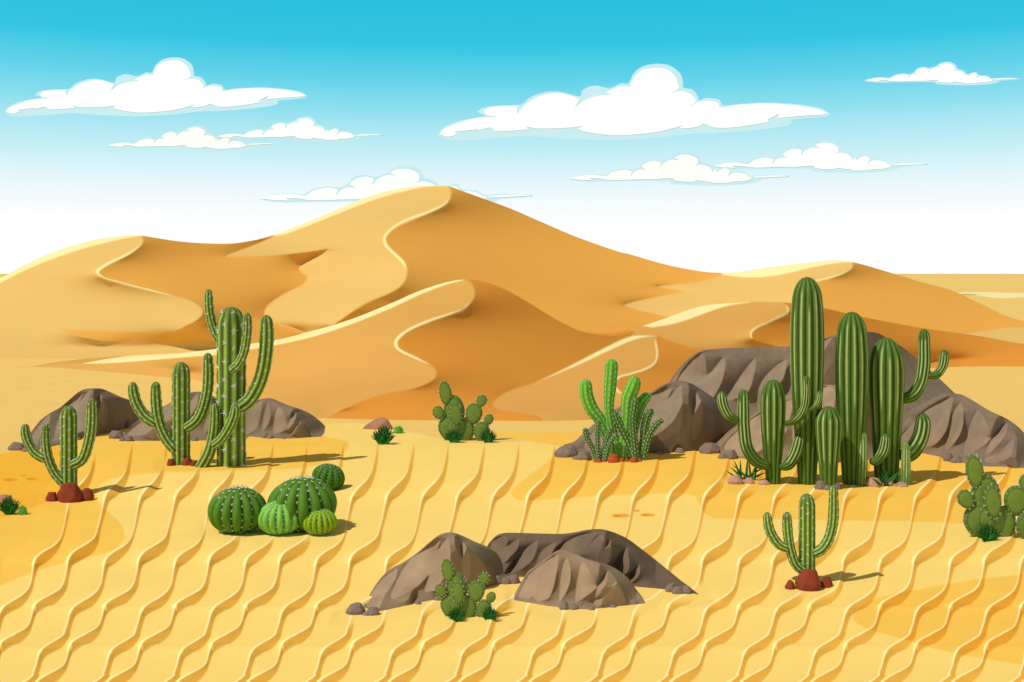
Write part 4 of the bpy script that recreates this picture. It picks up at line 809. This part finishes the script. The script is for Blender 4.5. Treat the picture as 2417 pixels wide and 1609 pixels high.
def cloud(label, W, Hh, key, x0, y0, k, D):
    ox, oy = Z[key][:2]; w = T(key, rounded(W)); h = T(key, rounded(Hh))
    bx = min(p[0] for p in h); by = min(p[1] for p in h)
    mv = lambda q: [(x0+(u-bx)*k, y0+(v-by)*k) for u, v in q]
    w, h = mv(w), mv(h); ref = (np.mean([p[0] for p in h]), max(p[1] for p in h))
    e = empty('cloud', ((ref[0]-CX)/F*D, D, H-(ref[1]-HZ)/F*D)); tag(e, label, 'cloud', 'white clouds in the blue sky')
    cloud_part('puff', w, D, -.0004*D, .0012*D, M_CLOUD, e, ref, 1.0)
    cloud_part('pale_rim', h, D, 0, .014*D, M_HALO, e, ref, 1.0)
sX = lambda k, x: T1(k, x, 0)[0]
cloud('large white cloud in the upper left sky', BIGW, BIGH, 'Z1', 12.4, 135, 1.0, 2800)
cloud('largest white cloud, in the middle of the sky', BIGW, BIGH, 'Z1', 1035, 150, 1.296, 2560)
cloud('small cloud on the left, overlapping the tail of another', SMW, SMH, 'Z3', 250, 295, .78, 3200)
cloud('small cloud with its left tail behind another, below the big left cloud', SMW, SMH, 'Z3', 509, 274, .775, 3600)
cloud('low cloud half hidden behind the highest dune peak', SMW, SMH, 'Z3', 612, 390, 1.262, 3200)
cloud('cloud below the largest one, overlapping the cloud on its right', SMW, SMH, 'Z3', 1342, 358, 1.02, 3040)
cloud('cloud on the right above the short right dune crest', SMW, SMH, 'Z3', 1679, 330, 1.0, 3520)
cloud('smallest cloud, alone in the upper right corner', SMW, SMH, 'Z3', 2039, 145, .716, 3280)

# ------------------------------------------------------------------ light, sky, camera
SUN_DIR = Vector((-.50, -.28, .82)).normalized()
sun = bpy.data.lights.new('sun', 'SUN'); sun.energy = 3.1; sun.angle = math.radians(.5); sun.color = (1.0, .96, .88)
so = bpy.data.objects.new('sun', sun); COL.objects.link(so); so.rotation_euler = SUN_DIR.to_track_quat('Z', 'Y').to_euler(); so.location = (-20, -10, 40)
w = bpy.data.worlds.new('World'); SC.world = w; w.use_nodes = True
nt = w.node_tree; N, Lk = nt.nodes, nt.links
bg = N['Background']; bg.inputs['Strength'].default_value = 1.0
tc = N.new('ShaderNodeTexCoord'); sep = N.new('ShaderNodeSeparateXYZ'); Lk.new(tc.outputs['Generated'], sep.inputs[0])
rp = N.new('ShaderNodeValToRGB'); cr = rp.color_ramp
def el(v): return math.sin(math.atan((HZ-v)/F))
stops = [(-.05, (1, 1, 1)), (el(520), (1, 1, 1)), (el(444), lin('EAF8FC')), (el(390), lin('D2F2F8')), (el(320), lin('B2E9F4')), (el(255), lin('8BDEEE')), (el(190), lin('63D3EA')), (el(112), lin('36C6E4')), (el(0), lin('2BBEDF')), (.36, (.20, .36, .40)), (.55, (.26, .21, .16)), (1.0, (.24, .19, .13))]
while len(cr.elements) < len(stops): cr.elements.new(.5)
for e, (ps, cc) in zip(cr.elements, stops): e.position = max(ps, 0); e.color = (*cc, 1)
Lk.new(sep.outputs['Z'], rp.inputs[0])
sk = N.new('ShaderNodeTexSky'); sk.sky_type = 'NISHITA'; sk.sun_disc = False; sk.sun_elevation = math.asin(SUN_DIR.z); sk.sun_rotation = math.atan2(SUN_DIR.x, SUN_DIR.y)
sm = N.new('ShaderNodeVectorMath'); sm.operation = 'SCALE'; sm.inputs['Scale'].default_value = .1; Lk.new(sk.outputs[0], sm.inputs[0])
mr = N.new('ShaderNodeMapRange'); mr.inputs[1].default_value = .3; mr.inputs[2].default_value = .6; mr.inputs[3].default_value = 0; mr.inputs[4].default_value = .12; Lk.new(sep.outputs['Z'], mr.inputs[0])
mx = N.new('ShaderNodeMix'); mx.data_type = 'RGBA'; Lk.new(mr.outputs[0], mx.inputs['Factor']); Lk.new(rp.outputs[0], mx.inputs['A']); Lk.new(sm.outputs[0], mx.inputs['B'])
Lk.new(mx.outputs['Result'], bg.inputs['Color'])

cam = bpy.data.cameras.new('camera'); cam.sensor_width = 36; cam.lens = 36*F/2417; cam.shift_y = -(804.5-HZ)/2417; cam.clip_end = 30000; cam.clip_start = .1
co = bpy.data.objects.new('camera', cam); COL.objects.link(co); co.location = (0, 0, H); co.rotation_euler = (math.pi/2, 0, 0); SC.camera = co
SC.view_settings.view_transform = 'Standard'; SC.view_settings.look = 'None'; SC.view_settings.exposure = 0; SC.view_settings.gamma = 1
SC.cycles.max_bounces = 6; SC.cycles.diffuse_bounces = 3
